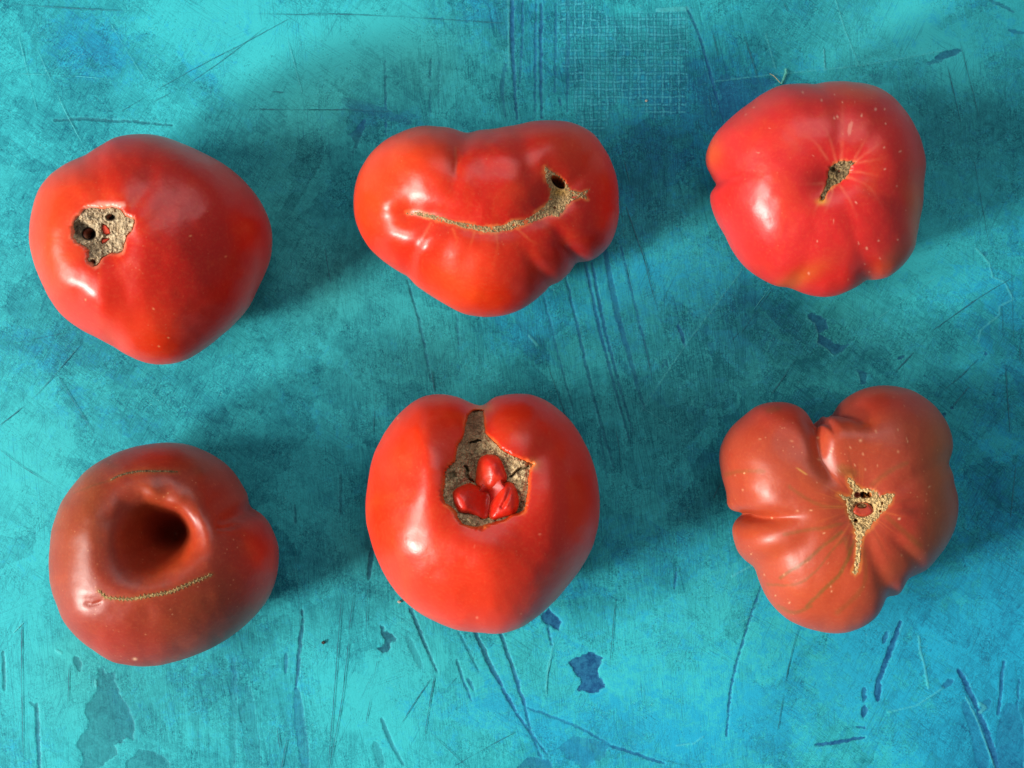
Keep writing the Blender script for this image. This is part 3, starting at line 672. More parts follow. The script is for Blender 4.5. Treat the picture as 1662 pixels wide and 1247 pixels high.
def p6(u, v):
    c = c3(u, (0.42, 0.056, 0.022))
    c = blend(c, gau(u, v, 1300, 950, 90, 50, -25) * 0.8 + gau(u, v, 1290, 830, 60, 60) * 0.4, (0.50, 0.068, 0.018))
    c = blend(c, gau(u, v, 1440, 650, 60, 20) * 0.6 + gau(u, v, 1260, 670, 50, 24) * 0.6 + gau(u, v, 1480, 840, 40, 40) * 0.5 + gau(u, v, 1450, 950, 30, 50, -40) * 0.5, (0.48, 0.030, 0.018))
    c = blend(c, gau(u, v, 1525, 800, 20, 90) * 0.7 + gau(u, v, 1540, 720, 20, 30) * .4 + gau(u, v, 1460, 920, 16, 60, -45) * 0.4, (0.36, 0.10, 0.03))
    # dark green stripes and pale rays around the scar
    for p, w, k in (([(640,720),(560,780),(480,850),(400,900),(360,930)], 4, .5), ([(700,760),(640,900),(560,980),(480,1060)], 4, .55), ([(660,740),(600,800),(520,900),(430,960),(300,960)], 3, .35), ([(640,600),(560,600),(470,560),(400,510)], 4, .3), ([(640,680),(560,700),(480,710),(380,730)], 4, .35), ([(740,800),(750,920),(720,1000),(620,1090)], 5, .25), ([(500,1060),(420,1090),(350,1060)], 4, .4), ([(690,450),(640,430)], 12, .45), ([(780,500),(860,440),(940,400)], 5, .3), ([(850,650),(930,720),(1000,780)], 6, .3), ([(105,455),(180,440),(280,440)], 4, .3), ([(300,160),(350,150)], 5, .3), ([(680,820),(660,760)], 5, .3)):
        d, t = polyline(u, v, spline(q6(p), 5, False)); d = d + 1.5 * fbm(u, v, 7, 3, 50)
        c = blend(c, sm(-d, -w * 1.3, -w * 0.1) * k * 1.35, (0.20, 0.09, 0.015))
    a = np.arctan2(v - 823, u - 1396); rr = np.hypot(u - 1396, v - 823)
    ray = vnoise(a * 22 + 70, rr / 120, 71) * vnoise(a * 9 + 90, rr / 60, 72)
    c = blend(c, np.clip(ray - 0.30, 0, 1) * 1.3 * sm(rr, 90, 36), (0.72, 0.20, 0.04))
    ray2 = vnoise(a * 14 + 30, rr / 150, 75)
    c = blend(c, np.clip(ray2 - 0.55, 0, 1) * 1.1 * sm(rr, 150, 40), (0.24, 0.04, 0.012))
    for x, y, r in spots6:
        X, Y = q6([(x, y)])[0]
        w = np.hypot((u - X), v - Y) + 1.2 * fbm(u, v, 3, 2, 8)
        c = blend(c, sm(-w, -r * 0.26 - 0.5, -r * 0.05) * (0.35 + 0.6 * ((x * 7 + y * 13) % 10) / 10), (0.85, 0.48, 0.24))
    c = blend(c, sm(-polyline(u, v, q6([(440,428),(480,455)]))[0], -2.2, -0.3) * 0.7, (0.7, 0.4, 0.08))
    sd = polysd(u, v, s6); c = blend(c, sm(sd + 4 * fbm(u, v, 11, 3, 66), -5, 0) * 0.5 * (0.75 + 0.7 * fbm(u, v, 16, 2, 67)), (0.80, 0.28, 0.05))
    return c
t6 = Tomato('heart shaped ribbed orange red tomato with green streaks and a spiky tan scar', out6, (1388, 830), 0.060, 0.027, 2.15, f6, None, p6, M_skin_matt, seed=16, gain=0.45, rim0=0.62)
sd6 = lambda u, v: polysd(u, v, s6) + 0.6 + 1.9 * fbm(u, v, 3.6, 3, 36) 
hl = lambda u, v, x, y, rx, ry: sm(-np.hypot((u - x) / rx, (v - y) / ry), -1.15, -0.6)
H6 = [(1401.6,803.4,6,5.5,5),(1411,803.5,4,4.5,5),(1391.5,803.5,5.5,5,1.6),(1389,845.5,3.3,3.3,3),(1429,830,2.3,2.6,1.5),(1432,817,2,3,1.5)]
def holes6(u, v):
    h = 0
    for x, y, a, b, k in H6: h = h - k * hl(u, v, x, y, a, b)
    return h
def h6(u, v, d):
    h = 0.05 + 0.55 * fbm(u, v, 3.2, 3, 8, 0.7) + holes6(u, v) - 2.4 * hl(u, v, 1401, 826, 18, 13)
    rim = sm(d, -1.5, 1.0)
    return h * rim - 0.9 * (1 - rim)
def k6(u, v, d):
    g = fbm(u, v, 3.2, 3, 8, 0.7)
    c = c3(u, (1.75, 1.7, 1.5)) * (0.85 + 0.6 * g)[..., None]
    c = blend(c, sm(-g, 0.15, 0.6) * 0.6, (0.6, 0.35, 0.12))
    c = blend(c, sm(-holes6(u, v), 0.5, 2.5) * 0.9, (0.08, 0.05, 0.04))  # depth shade of the holes painted as a dark tint
    c = blend(c, hl(u, v, 1391.5, 803.5, 6, 5.5) * 0.9, (0.9, 0.12, 0.12))
    return np.clip(c, 0.03, 2)
t6.recess.append(lambda u, v: holes6(u, v) * 1.1 - 0.9 * sm(polysd(u, v, s6), 1, 5) - 2.2 * hl(u, v, 1401, 826, 18, 13.5))
t6.patch('stem_scar', M_cork_fine, sd6, h6, k6, (1354, 770, 1456, 938), 0.45, -3)
def hn(u, v, d):
    q = np.clip(d / 6.0, 0, 1); dome = np.sqrt(np.clip(1 - (1 - q) ** 2, 0, 1))
    return -2.2 + 2.7 * dome - 4.0 * hl(u, v, 1399, 821, 8.5, 4.2)
nub = [(1401 + 17.5 * math.cos(a) * (1 + 0.08 * math.sin(3 * a)), 828 + 12.5 * math.sin(a)) for a in np.linspace(0, 2 * math.pi, 24, endpoint=False)]
t6.patch('inner_lobe', M_lobe, lambda u, v: polysd(u, v, nub), hn, lambda u, v, d: blend(blend(c3(u, (0.38, 0.035, 0.02)), hl(u, v, 1400, 822, 9, 5) * 0.7, (0.2, 0.01, 0.008)), sm(-d, -3, 0) * 0.5, (0.75, 0.35, 0.12)), (1382, 814, 1421, 843), 0.4, -0.6)

for t in (t1, t2, t3, t4, t5, t6): t.finish()

# ------------------------------------------------------------------ the painted board
def board_material():
    n = N('turquoise_distressed_paint')
    P = n.vmath('MULTIPLY', n.coords(), (1 / K, 1 / K, 1 / K))      # in photograph pixels
    light = n.attr('light'); blue = n.attr('blue'); dull = n.attr('dull'); net = n.attr('net'); fib = n.attr('fibre')
    fine = n.noise(P, 0.30, 4, 0.72, 0.4); mid = n.noise(P, 0.055, 4, 0.62, 0.5); big = n.noise(P, 0.011, 4, 0.6, 0.6)
    worm = n.noise(P, 0.20, 3, 0.62, 1.6)
    def fibres(deg, long=42, wide=1.5, s=1.0):
        return n.noise(n.rot(P, deg, long, wide), s, 3, 0.6)
    fa, fb, fc, fd = fibres(62), fibres(-38, 50, 1.5), fibres(91, 70, 1.7), fibres(103, 90, 2.2)
    f_all = n.mix(fib, n.math('MINIMUM', fa, fb), n.math('MINIMUM', fc, fd))
    # overlapping knife strokes of paint: irregular facets, each a little lighter, darker or bluer
    wn = n.new('ShaderNodeTexNoise'); n.put(wn.inputs['Vector'], P); wn.inputs['Scale'].default_value = 0.013; wn.inputs['Detail'].default_value = 4
    wf = n.new('ShaderNodeTexNoise'); n.put(wf.inputs['Vector'], P); wf.inputs['Scale'].default_value = 0.14; wf.inputs['Detail'].default_value = 4
    def facets(scale, deg, sx, sy):
        Q = n.vmath('ADD', P, n.vmath('MULTIPLY', wn.outputs['Color'], (110, 110, 0))); Q = n.vmath('ADD', Q, n.vmath('MULTIPLY', wf.outputs['Color'], (13, 13, 0)))
        vv_ = n.new('ShaderNodeTexVoronoi'); n.put(vv_.inputs['Vector'], n.rot(Q, deg, sx, sy)); vv_.inputs['Scale'].default_value = scale
        sc_ = n.new('ShaderNodeSeparateColor'); n.put(sc_.inputs[0], vv_.outputs['Color'])
        return sc_.outputs[0], sc_.outputs[1]
    k1_, b1_ = facets(0.009, 60, 1.9, 0.8); k2_, b2_ = facets(0.016, -35, 2.4, 0.7)
    # lightness of the top coat
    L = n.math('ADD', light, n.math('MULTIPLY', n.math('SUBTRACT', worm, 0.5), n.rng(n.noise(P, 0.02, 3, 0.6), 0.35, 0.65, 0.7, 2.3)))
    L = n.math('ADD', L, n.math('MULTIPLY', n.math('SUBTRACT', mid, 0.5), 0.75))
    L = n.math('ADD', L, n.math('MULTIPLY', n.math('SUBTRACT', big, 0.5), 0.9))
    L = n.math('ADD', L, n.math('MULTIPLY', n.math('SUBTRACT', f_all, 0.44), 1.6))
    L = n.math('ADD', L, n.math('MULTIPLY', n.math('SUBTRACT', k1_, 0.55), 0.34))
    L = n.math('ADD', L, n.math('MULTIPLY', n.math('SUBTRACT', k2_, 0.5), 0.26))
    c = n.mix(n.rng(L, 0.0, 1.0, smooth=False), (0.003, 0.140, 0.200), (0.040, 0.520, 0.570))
    L0 = L
    bmask = n.rng(n.math('ADD', n.math('ADD', blue, n.math('MULTIPLY', n.math('SUBTRACT', b2_, 0.5), 0.34)), n.math('ADD', n.math('MULTIPLY', n.math('SUBTRACT', mid, 0.5), 1.8), n.math('MULTIPLY', n.math('SUBTRACT', fine, 0.5), 1.6))), 0.25, 1.0)
    c = n.mix(n.math('MULTIPLY', bmask, 0.8), c, n.mix(L, (0.008, 0.11, 0.24), (0.012, 0.37, 0.62)))
    c = n.mix(n.math('MULTIPLY', n.math('ADD', dull, n.math('MULTIPLY', b1_, 0.14), clamp=True), 0.55), c, n.mix(L, (0.014, 0.16, 0.155), (0.075, 0.46, 0.40)))
    # dark pin specks and pale ones
    sp = n.noise(P, 0.42, 2, 0.5); gate = n.rng(n.noise(P, 0.02, 3, 0.6), 0.42, 0.66)
    c = n.mix(n.math('MULTIPLY', n.rng(sp, 0.63, 0.72, 0, 0.75), gate), c, (0.006, 0.085, 0.12))
    sp2 = n.noise(n.vmath('ADD', P, (400, 90, 0)), 0.34, 2, 0.5)
    c = n.mix(n.math('MULTIPLY', n.rng(sp2, 0.66, 0.74, 0, 0.5), gate), c, (0.16, 0.62, 0.60))
    # fine long scratches of the brush
    for deg, k_, amt, off in ((64, 0.9, 0.6, 0), (-32, 0.8, 0.55, 300), (95, 0.7, 0.6, 700), (20, 0.7, 0.35, 1200)):
        s_ = n.noise(n.rot(n.vmath('ADD', P, (off, off, 0)), deg, 260, 2.6), 1.0, 2, 0.5)
        ln = n.rng(n.math('ABSOLUTE', n.math('SUBTRACT', s_, 0.5)), 0.0, 0.022, amt, 0)
        g2 = n.rng(n.noise(n.vmath('ADD', P, (off * 2, 0, 0)), 0.009, 2, 0.5), 0.48, 0.6)
        c = n.mix(n.math('MULTIPLY', ln, g2), c, (0.012, 0.16, 0.23))
    # net imprint: raised threads every 12.6 px
    warp = n.vmath('ADD', P, n.vmath('MULTIPLY', n.new('ShaderNodeTexNoise').outputs['Color'], (0, 0, 0)))
    sep = n.new('ShaderNodeSeparateXYZ'); n.put(sep.inputs[0], P)
    wob = n.math('MULTIPLY', n.math('SUBTRACT', n.noise(P, 0.03, 2), 0.5), 9)
    tx = n.math('PINGPONG', n.math('ADD', sep.outputs[0], wob), 6.45); ty = n.math('PINGPONG', n.math('ADD', sep.outputs[1], wob), 6.3)
    thx = n.rng(tx, 0.4, 2.4, 1, 0); thy = n.rng(ty, 0.4, 2.2, 1, 0)
    thread = n.math('MAXIMUM', thx, thy)
    netm = n.rng(n.math('ADD', net, n.math('MULTIPLY', n.math('SUBTRACT', mid, 0.5), 1.2)), 0.35, 0.7)
    th = n.math('MULTIPLY', thread, netm)
    c = n.mix(n.math('MULTIPLY', th, n.rng(n.math('ADD', worm, n.math('MULTIPLY', n.math('SUBTRACT', mid, 0.5), 1.0)), 0.38, 0.62, 0.10, 0.8)), c, (0.065, 0.45, 0.54))
    edge = n.rng(n.math('MINIMUM', n.math('ABSOLUTE', n.math('SUBTRACT', tx, 2.9)), n.math('ABSOLUTE', n.math('SUBTRACT', ty, 2.9))), 0, 1.1, 1, 0)
    c = n.mix(n.math('MULTIPLY', n.math('MULTIPLY', edge, netm), 0.55), c, (0.012, 0.12, 0.2))
    # gouges down to the blue ground coat, with torn edges
    g = n.math('ADD', n.attr('gouge'), n.math('ADD', n.math('MULTIPLY', n.math('SUBTRACT', n.noise(P, 0.16, 4, 0.7), 0.5), 7.5), n.math('MULTIPLY', n.math('SUBTRACT', fine, 0.5), 2.5)))
    gm = n.rng(g, -1.2, 1.1); gs = n.attr('gouge_strength')
    gl = n.rng(n.math('ADD', n.noise(P, 0.09, 4, 0.65), n.math('MULTIPLY', n.math('SUBTRACT', fine, 0.5), 0.5)), 0.3, 0.7)
    gcol = n.mix(n.rng(blue, 0.05, 0.6), n.mix(gl, (0.005, 0.075, 0.115), (0.02, 0.19, 0.24)), n.mix(gl, (0.006, 0.065, 0.19), (0.02, 0.17, 0.34)))
    rimm = n.math('MULTIPLY', n.rng(n.math('ABSOLUTE', n.math('ADD', g, 1.6)), 0, 1.4, 1, 0), n.math('MULTIPLY', gs, n.rng(mid, 0.4, 0.62, 0.0, 0.25)))
    c = n.mix(rimm, c, (0.10, 0.60, 0.64))
    c = n.mix(n.math('MULTIPLY', gm, gs), c, gcol)
    # pale raised ridges
    r_ = n.math('ADD', n.attr('ridge'), n.math('MULTIPLY', n.math('SUBTRACT', n.noise(P, 0.25, 3, 0.7), 0.5), 5.0))
    rm = n.rng(r_, -0.8, 1.0)
    c = n.mix(n.math('MULTIPLY', rm, 0.4), c, (0.10, 0.56, 0.58))
    h = n.math('ADD', n.math('MULTIPLY', fine, 0.35), n.math('MULTIPLY', f_all, 0.35))
    h = n.math('ADD', h, n.math('MULTIPLY', mid, 0.8))
    h = n.math('ADD', h, n.math('MULTIPLY', th, 0.5))
    h = n.math('SUBTRACT', h, n.math('MULTIPLY', n.math('MULTIPLY', gm, gs), 0.35))
    h = n.math('ADD', h, n.math('MULTIPLY', rm, 0.35))
    rough = n.math('ADD', 0.44, n.math('MULTIPLY', fine, 0.25))
    n.set(Base_Color=c, Roughness=rough, Normal=n.bump(h, 0.00022, 0.75))
    n.b.inputs['Specular IOR Level'].default_value = 0.16
    return n.m
M_board = board_material()

a2 = lambda p: T(p, 0.361, 500, 0)
a3 = lambda p: T(p, 0.3983, 1000, 0)
a4 = lambda p: T(p, 0.401, 800, 400)
a5 = lambda p: T(p, 0.361, 0, 950)
a6 = lambda p: T(p, 0.361, 500, 900)
a7 = lambda p: T(p, 0.361, 1062, 900)
a8 = lambda p: T(p, 0.278, 1200, 400)
# (points, width at start px, width at end px, strength)
strokes = [
 ([(88,196),(140,194),(185,196),(230,199),(280,204)], 5, 3, .75),
 (a2([(918,0),(918,180),(925,330),(938,540)]), 7, 4, .85), (a2([(1025,0),(1022,200),(1020,520)]), 3.4, 3, .7), (a2([(1050,20),(1046,300),(1050,530)]), 5, 4, .8),
 (a2([(965,0),(962,200),(948,400)]), 3.4, 3, .6), (a2([(1115,0),(1112,200),(1110,420)]), 4, 3, .55), (a2([(1170,0),(1168,200),(1166,500)]), 4.5, 4, .6), (a2([(885,290),(872,400),(885,520)]), 7, 4, .5), (a2([(1130,440),(1135,475)]), 4, 3, .8),
 (a4([(375,70),(430,330),(490,560),(550,780)]), 5, 3, .75), (a4([(400,70),(450,320),(510,560),(565,750)]), 5, 3, .75), (a4([(455,20),(500,260),(560,470),(612,660)]), 11, 5, .6),
 (a4([(290,100),(345,340),(410,620),(490,890)]), 4, 4, .65), (a4([(520,0),(570,220),(635,480)]), 3.2, 2.5, .6), (a4([(752,320),(778,405)]), 6, 4, .8), (a4([(690,462),(690,490)]), 3, 3, .7), (a4([(700,458),(710,490)]), 3, 3, .6), (a4([(430,740),(462,935)]), 5, 3, .4),
 (a3([(290,30),(340,150),(370,250),(440,500)]), 3.6, 3, .8), (a3([(1310,235),(1370,215),(1400,205)]), 12, 10, .8), (a3([(1270,255),(1330,245)]), 5, 5, .6),
 (a6([(287,-20),(270,110)]), 9, 6, .9), (a6([(460,245),(520,390),(580,530)]), 6, 2.5, .85), (a6([(675,350),(720,430),(770,530)]), 4, 3, .5), (a6([(750,345),(810,480),(870,590)]), 6.5, 7, .9), (a6([(872,600),(900,650),(932,700)]), 5, 5.5, .85),
 (a6([(932,705),(1000,800),(1080,910)]), 3.4, 2.5, .8), (a6([(862,345),(915,500),(975,680)]), 6, 5, .85), (a6([(975,680),(1000,790)]), 4.5, 3, .7), (a6([(1000,800),(1050,920)]), 3, 2.4, .7), (a6([(670,475),(700,570),(735,660)]), 4.5, 3, .7), (a6([(720,560),(745,610)]), 5, 4, .6),
 (a6([(1080,320),(1098,410)]), 4, 2.4, .8), (a6([(330,740),(370,840),(430,950)]), 7, 5, .6), (a6([(300,850),(330,960)]), 14, 14, .4), (a6([(1360,860),(1480,900),(1600,942)]), 5, 4, .8), (a6([(985,690),(1100,730),(1240,790),(1360,860)]), 3, 4, .6),
 (a6([(450,380),(510,510)]), 12, 9, .35),
 (a7([(1107,305),(1055,450),(1015,550),(1003,600)]), 7, 9, .95), (a7([(1010,575),(1002,655)]), 12, 9, .95), (a7([(1048,350),(1032,398)]), 7, 7, .85), (a7([(945,605),(942,655)]), 7, 7, .8), (a7([(945,685),(942,728)]), 10, 9, .9), (a7([(727,858),(840,842),(945,822)]), 5.5, 4.5, 1), (a7([(912,778),(945,778)]), 3, 3, .9),
 (a7([(480,140),(400,390),(350,570),(325,815)]), 3, 3.2, .85), (a7([(1370,520),(1410,600),(1450,690)]), 8, 8, .95), (a7([(1455,700),(1500,820),(1545,965)]), 9, 11, .95), (a7([(1572,480),(1560,600),(1545,725)]), 4.5, 5, .85), (a7([(1655,780),(1650,970)]), 5, 5, .8), (a7([(1335,570),(1300,595)]), 12, 9, .7),
 (a7([(100,60),(90,155)]), 3, 3, .7), (a7([(1505,660),(1480,700)]), 12, 14, .5), (a7([(1400,680),(1450,780),(1480,960)]), 22, 26, .42), (a7([(1600,700),(1600,970)]), 40, 50, .40), (a7([(1640,560),(1630,720)]), 3, 3, .7),
 (a5([(1360,150),(1345,300),(1330,470)]), 5.5, 4, .8), (a5([(1335,480),(1350,640),(1375,830)]), 17, 17, .45), (a5([(1050,330),(1045,823)]), 11, 11, .3), (a5([(1110,460),(1125,640),(1135,823)]), 16, 34, .25), (a5([(165,535),(168,650),(178,830)]), 6.5, 5, .75), (a5([(12,300),(20,470)]), 4.5, 5, .7), (a5([(1285,310),(1283,392)]), 6, 5, .55), (a5([(1080,540),(1090,620)]), 7, 5, .4),
 (a5([(1358,115),(1358,140)]), 5, 4, .8), (a5([(340,330),(360,380)]), 12, 8, .6), (a5([(135,525),(160,545)]), 4, 4, .5),
 ([(603,195),(590,205)], 3, 3, .2), (a8([(1430,35),(1445,45)]), 8, 8, .5), (a8([(930,652),(965,645)]), 5, 4, .9), (a8([(1240,940),(1245,950)]), 5, 5, .8), (a8([(1185,995),(1205,975)]), 6, 5, .8), (a8([(1435,620),(1442,632)]), 3.5, 3.5, .8),
 ([(553,770),(553,835)], 4, 3, .6), ([(487,1000),(484,1050)], 4, 3, .0), ([(560,165),(640,190),(665,200)], 22, 12, .32), ([(1175,128),(1250,135)], 5, 4, .5), ([(1190,150),(1230,170)], 34, 34, .35),
 ([(1115,330),(1108,420)], 3, 3, .0), ([(478,820),(480,850)], 3, 3, .7), (a2([(345,270),(350,610)]), 3, 3, .65), (a2([(550,270),(548,355)]), 3, 3, .7), (a2([(588,260),(588,500)]), 3, 2.4, .45), (a2([(548,400),(545,520)]), 3, 3, .45),
 (a4([(205,200),(265,440),(330,680)]), 3, 3, .5),
 (a3([(1525,0),(1560,15),(1620,50)]), 5, 4, .6), (a3([(1600,125),(1662,135)]), 5, 4, .6),
 ([(660,455),(680,520),(700,620)], 3.6, 3, .65), ([(740,510),(745,560)], 3, 3, .5),
]
polys = [
 (a2([(258,538),(250,580),(235,620),(215,660),(200,692),(212,640),(180,610),(205,590),(225,565)]), .7),
 (a6([(330,320),(352,340),(400,378),(365,408),(358,440),(335,442),(318,425),(345,402),(337,360)]), .95),
 (a6([(1172,485),(1215,465),(1265,440),(1330,460),(1300,530),(1335,600),(1290,630),(1213,605),(1235,575),(1208,535)]), 1.0),
 (a6([(1045,280),(1090,248),(1100,275),(1140,305),(1130,337),(1103,332),(1090,305),(1070,312)]), 1.0),
 (a5([(450,365),(478,395),(500,385),(520,450),(545,500),(580,560),(602,630),(600,697),(560,680),(512,720),(522,772),(450,823),(430,860),(370,860),(372,790),(352,720),(400,620),(385,570),(430,480),(445,420)]), .55),
 (a5([(570,800),(620,740),(700,750),(760,800),(770,860),(560,860)]), .5),
 (a8([(395,405),(440,400),(520,430),(515,480),(470,510),(440,450)]), .75),
 (a8([(470,520),(520,540),(560,570),(640,580),(600,610),(550,630),(510,590),(470,560)]), .8),
 (a8([(690,720),(735,740),(740,800),(710,800)]), .7),
 (a6([(1130,870),(1200,810),(1260,830),(1350,850),(1340,900),(1290,930),(1240,960),(1170,920)]), .42),
 (a6([(940,960),(1000,915),(1080,920),(1110,970)]), .6),
 ([(1168,120),(1262,132),(1235,155),(1205,200),(1175,190)], .4),
 (a3([(1030,300),(1085,300),(1090,340),(1055,345)]), .3),
]
ridges = [
 (a7([(1190,370),(1195,430),(1215,500),(1232,600)]), 4), (a7([(1400,640),(1450,740),(1530,955)]), 3), (a7([(1462,672),(1488,688),(1465,712)]), 6), (a7([(1050,710),(1180,680),(1300,600)]), 3),
 (a8([(1380,10),(1420,50),(1460,100),(1480,180),(1550,210),(1600,310),(1520,350),(1520,400),(1410,490),(1395,560)]), 3.2), (a8([(390,420),(440,450),(460,520),(450,560),(510,600),(550,640)]), 2.4), (a8([(690,740),(708,800)]), 2),
 ([(1160,132),(1279,119),(1380,109),(1438,100),(1530,83)], 2.2), ([(1355,-5),(1372,50),(1395,108)], 2.2), ([(1337,82),(1340,115)], 3), (a3([(690,285),(684,335)]), 4.5), (a3([(170,42),(290,35)]), 7),
 ([(1205,438),(1113,560),(1040,668)], 2.2), (a3([(610,140),(650,280)]), 2.4), (a5([(60,215),(110,165)]), 2), (a5([(430,430),(433,455)]), 5),
 (a5([(255,295),(275,305)]), 5), (a7([(100,860),(180,850),(220,820)]), 3), (a7([(350,100),(440,50)]), 4), (a6([(1070,610),(1080,500),(1105,400)]), 2.2), ([(1330,240),(1345,300)], 2),
 (a4([(145,360),(180,400)]), 4), ([(888,0),(822,0)], 1), (a2([(900,0),(905,300)]), 2.5),
 ([(0,0),(-5,0)], 1),
]
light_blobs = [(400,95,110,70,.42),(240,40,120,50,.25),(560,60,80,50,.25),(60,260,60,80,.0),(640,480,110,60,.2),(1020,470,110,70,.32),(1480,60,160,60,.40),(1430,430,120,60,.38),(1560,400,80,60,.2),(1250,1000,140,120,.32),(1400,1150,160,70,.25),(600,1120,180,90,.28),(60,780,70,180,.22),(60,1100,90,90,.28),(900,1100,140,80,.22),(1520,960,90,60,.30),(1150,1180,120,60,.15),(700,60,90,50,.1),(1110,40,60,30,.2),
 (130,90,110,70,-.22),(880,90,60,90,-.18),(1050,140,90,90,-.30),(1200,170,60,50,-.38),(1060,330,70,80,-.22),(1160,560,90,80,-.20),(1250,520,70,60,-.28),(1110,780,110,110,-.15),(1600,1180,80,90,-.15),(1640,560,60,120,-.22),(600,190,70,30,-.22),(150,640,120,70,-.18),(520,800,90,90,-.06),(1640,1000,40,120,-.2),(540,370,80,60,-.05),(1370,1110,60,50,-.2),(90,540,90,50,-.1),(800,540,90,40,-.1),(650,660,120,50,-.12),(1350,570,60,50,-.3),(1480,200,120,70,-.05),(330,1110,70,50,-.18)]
blue_blobs = [(150,90,60,45,.75),(110,40,60,40,.4),(775,20,40,28,.65),(320,60,60,40,.30),(340,130,30,30,.35),(870,80,50,90,.30),(1060,170,80,80,.32),(1210,165,50,40,.42),(1080,270,70,120,.22),(860,510,60,36,.60),(850,560,120,30,.25),(610,190,60,18,.6),(1640,1100,50,150,.95),(1590,1200,80,80,.85),(1510,980,80,60,.35),(960,1190,110,50,.55),(760,1140,80,30,.5),(150,650,90,60,.35),(60,560,80,40,.35),(1240,1180,90,60,.35),(1100,1200,100,60,.25),(1380,1090,90,60,.35),(380,1060,60,60,.35),(470,1160,30,90,.35),(1150,950,110,100,.20),(940,960,90,90,.35),(60,960,40,80,.1),(1630,620,40,150,.35),(1270,520,50,50,.25),(1190,470,40,60,.25),(450,680,110,40,.10),(230,1120,60,60,.2),(30,1230,40,60,.35),(1100,460,80,60,.35),(1440,1040,60,70,.35),(990,450,60,60,.3)]
dull_blobs = [(520,180,90,60,.55),(680,110,90,60,.5),(470,340,70,90,.55),(520,460,60,60,.55),(1520,220,110,110,.45),(1380,70,40,100,.2),(1100,620,110,110,.35),(60,760,60,90,.25),(620,900,90,60,.25),(1330,500,60,60,.35),(1450,560,110,60,.35),(130,1060,50,60,.4),(1320,640,150,60,.35),(250,1150,100,80,.2),(700,620,120,60,.3),(820,60,14,140,.35)]  # dull green paint; blobs beside the tomatoes also paint the greenish shadow tone

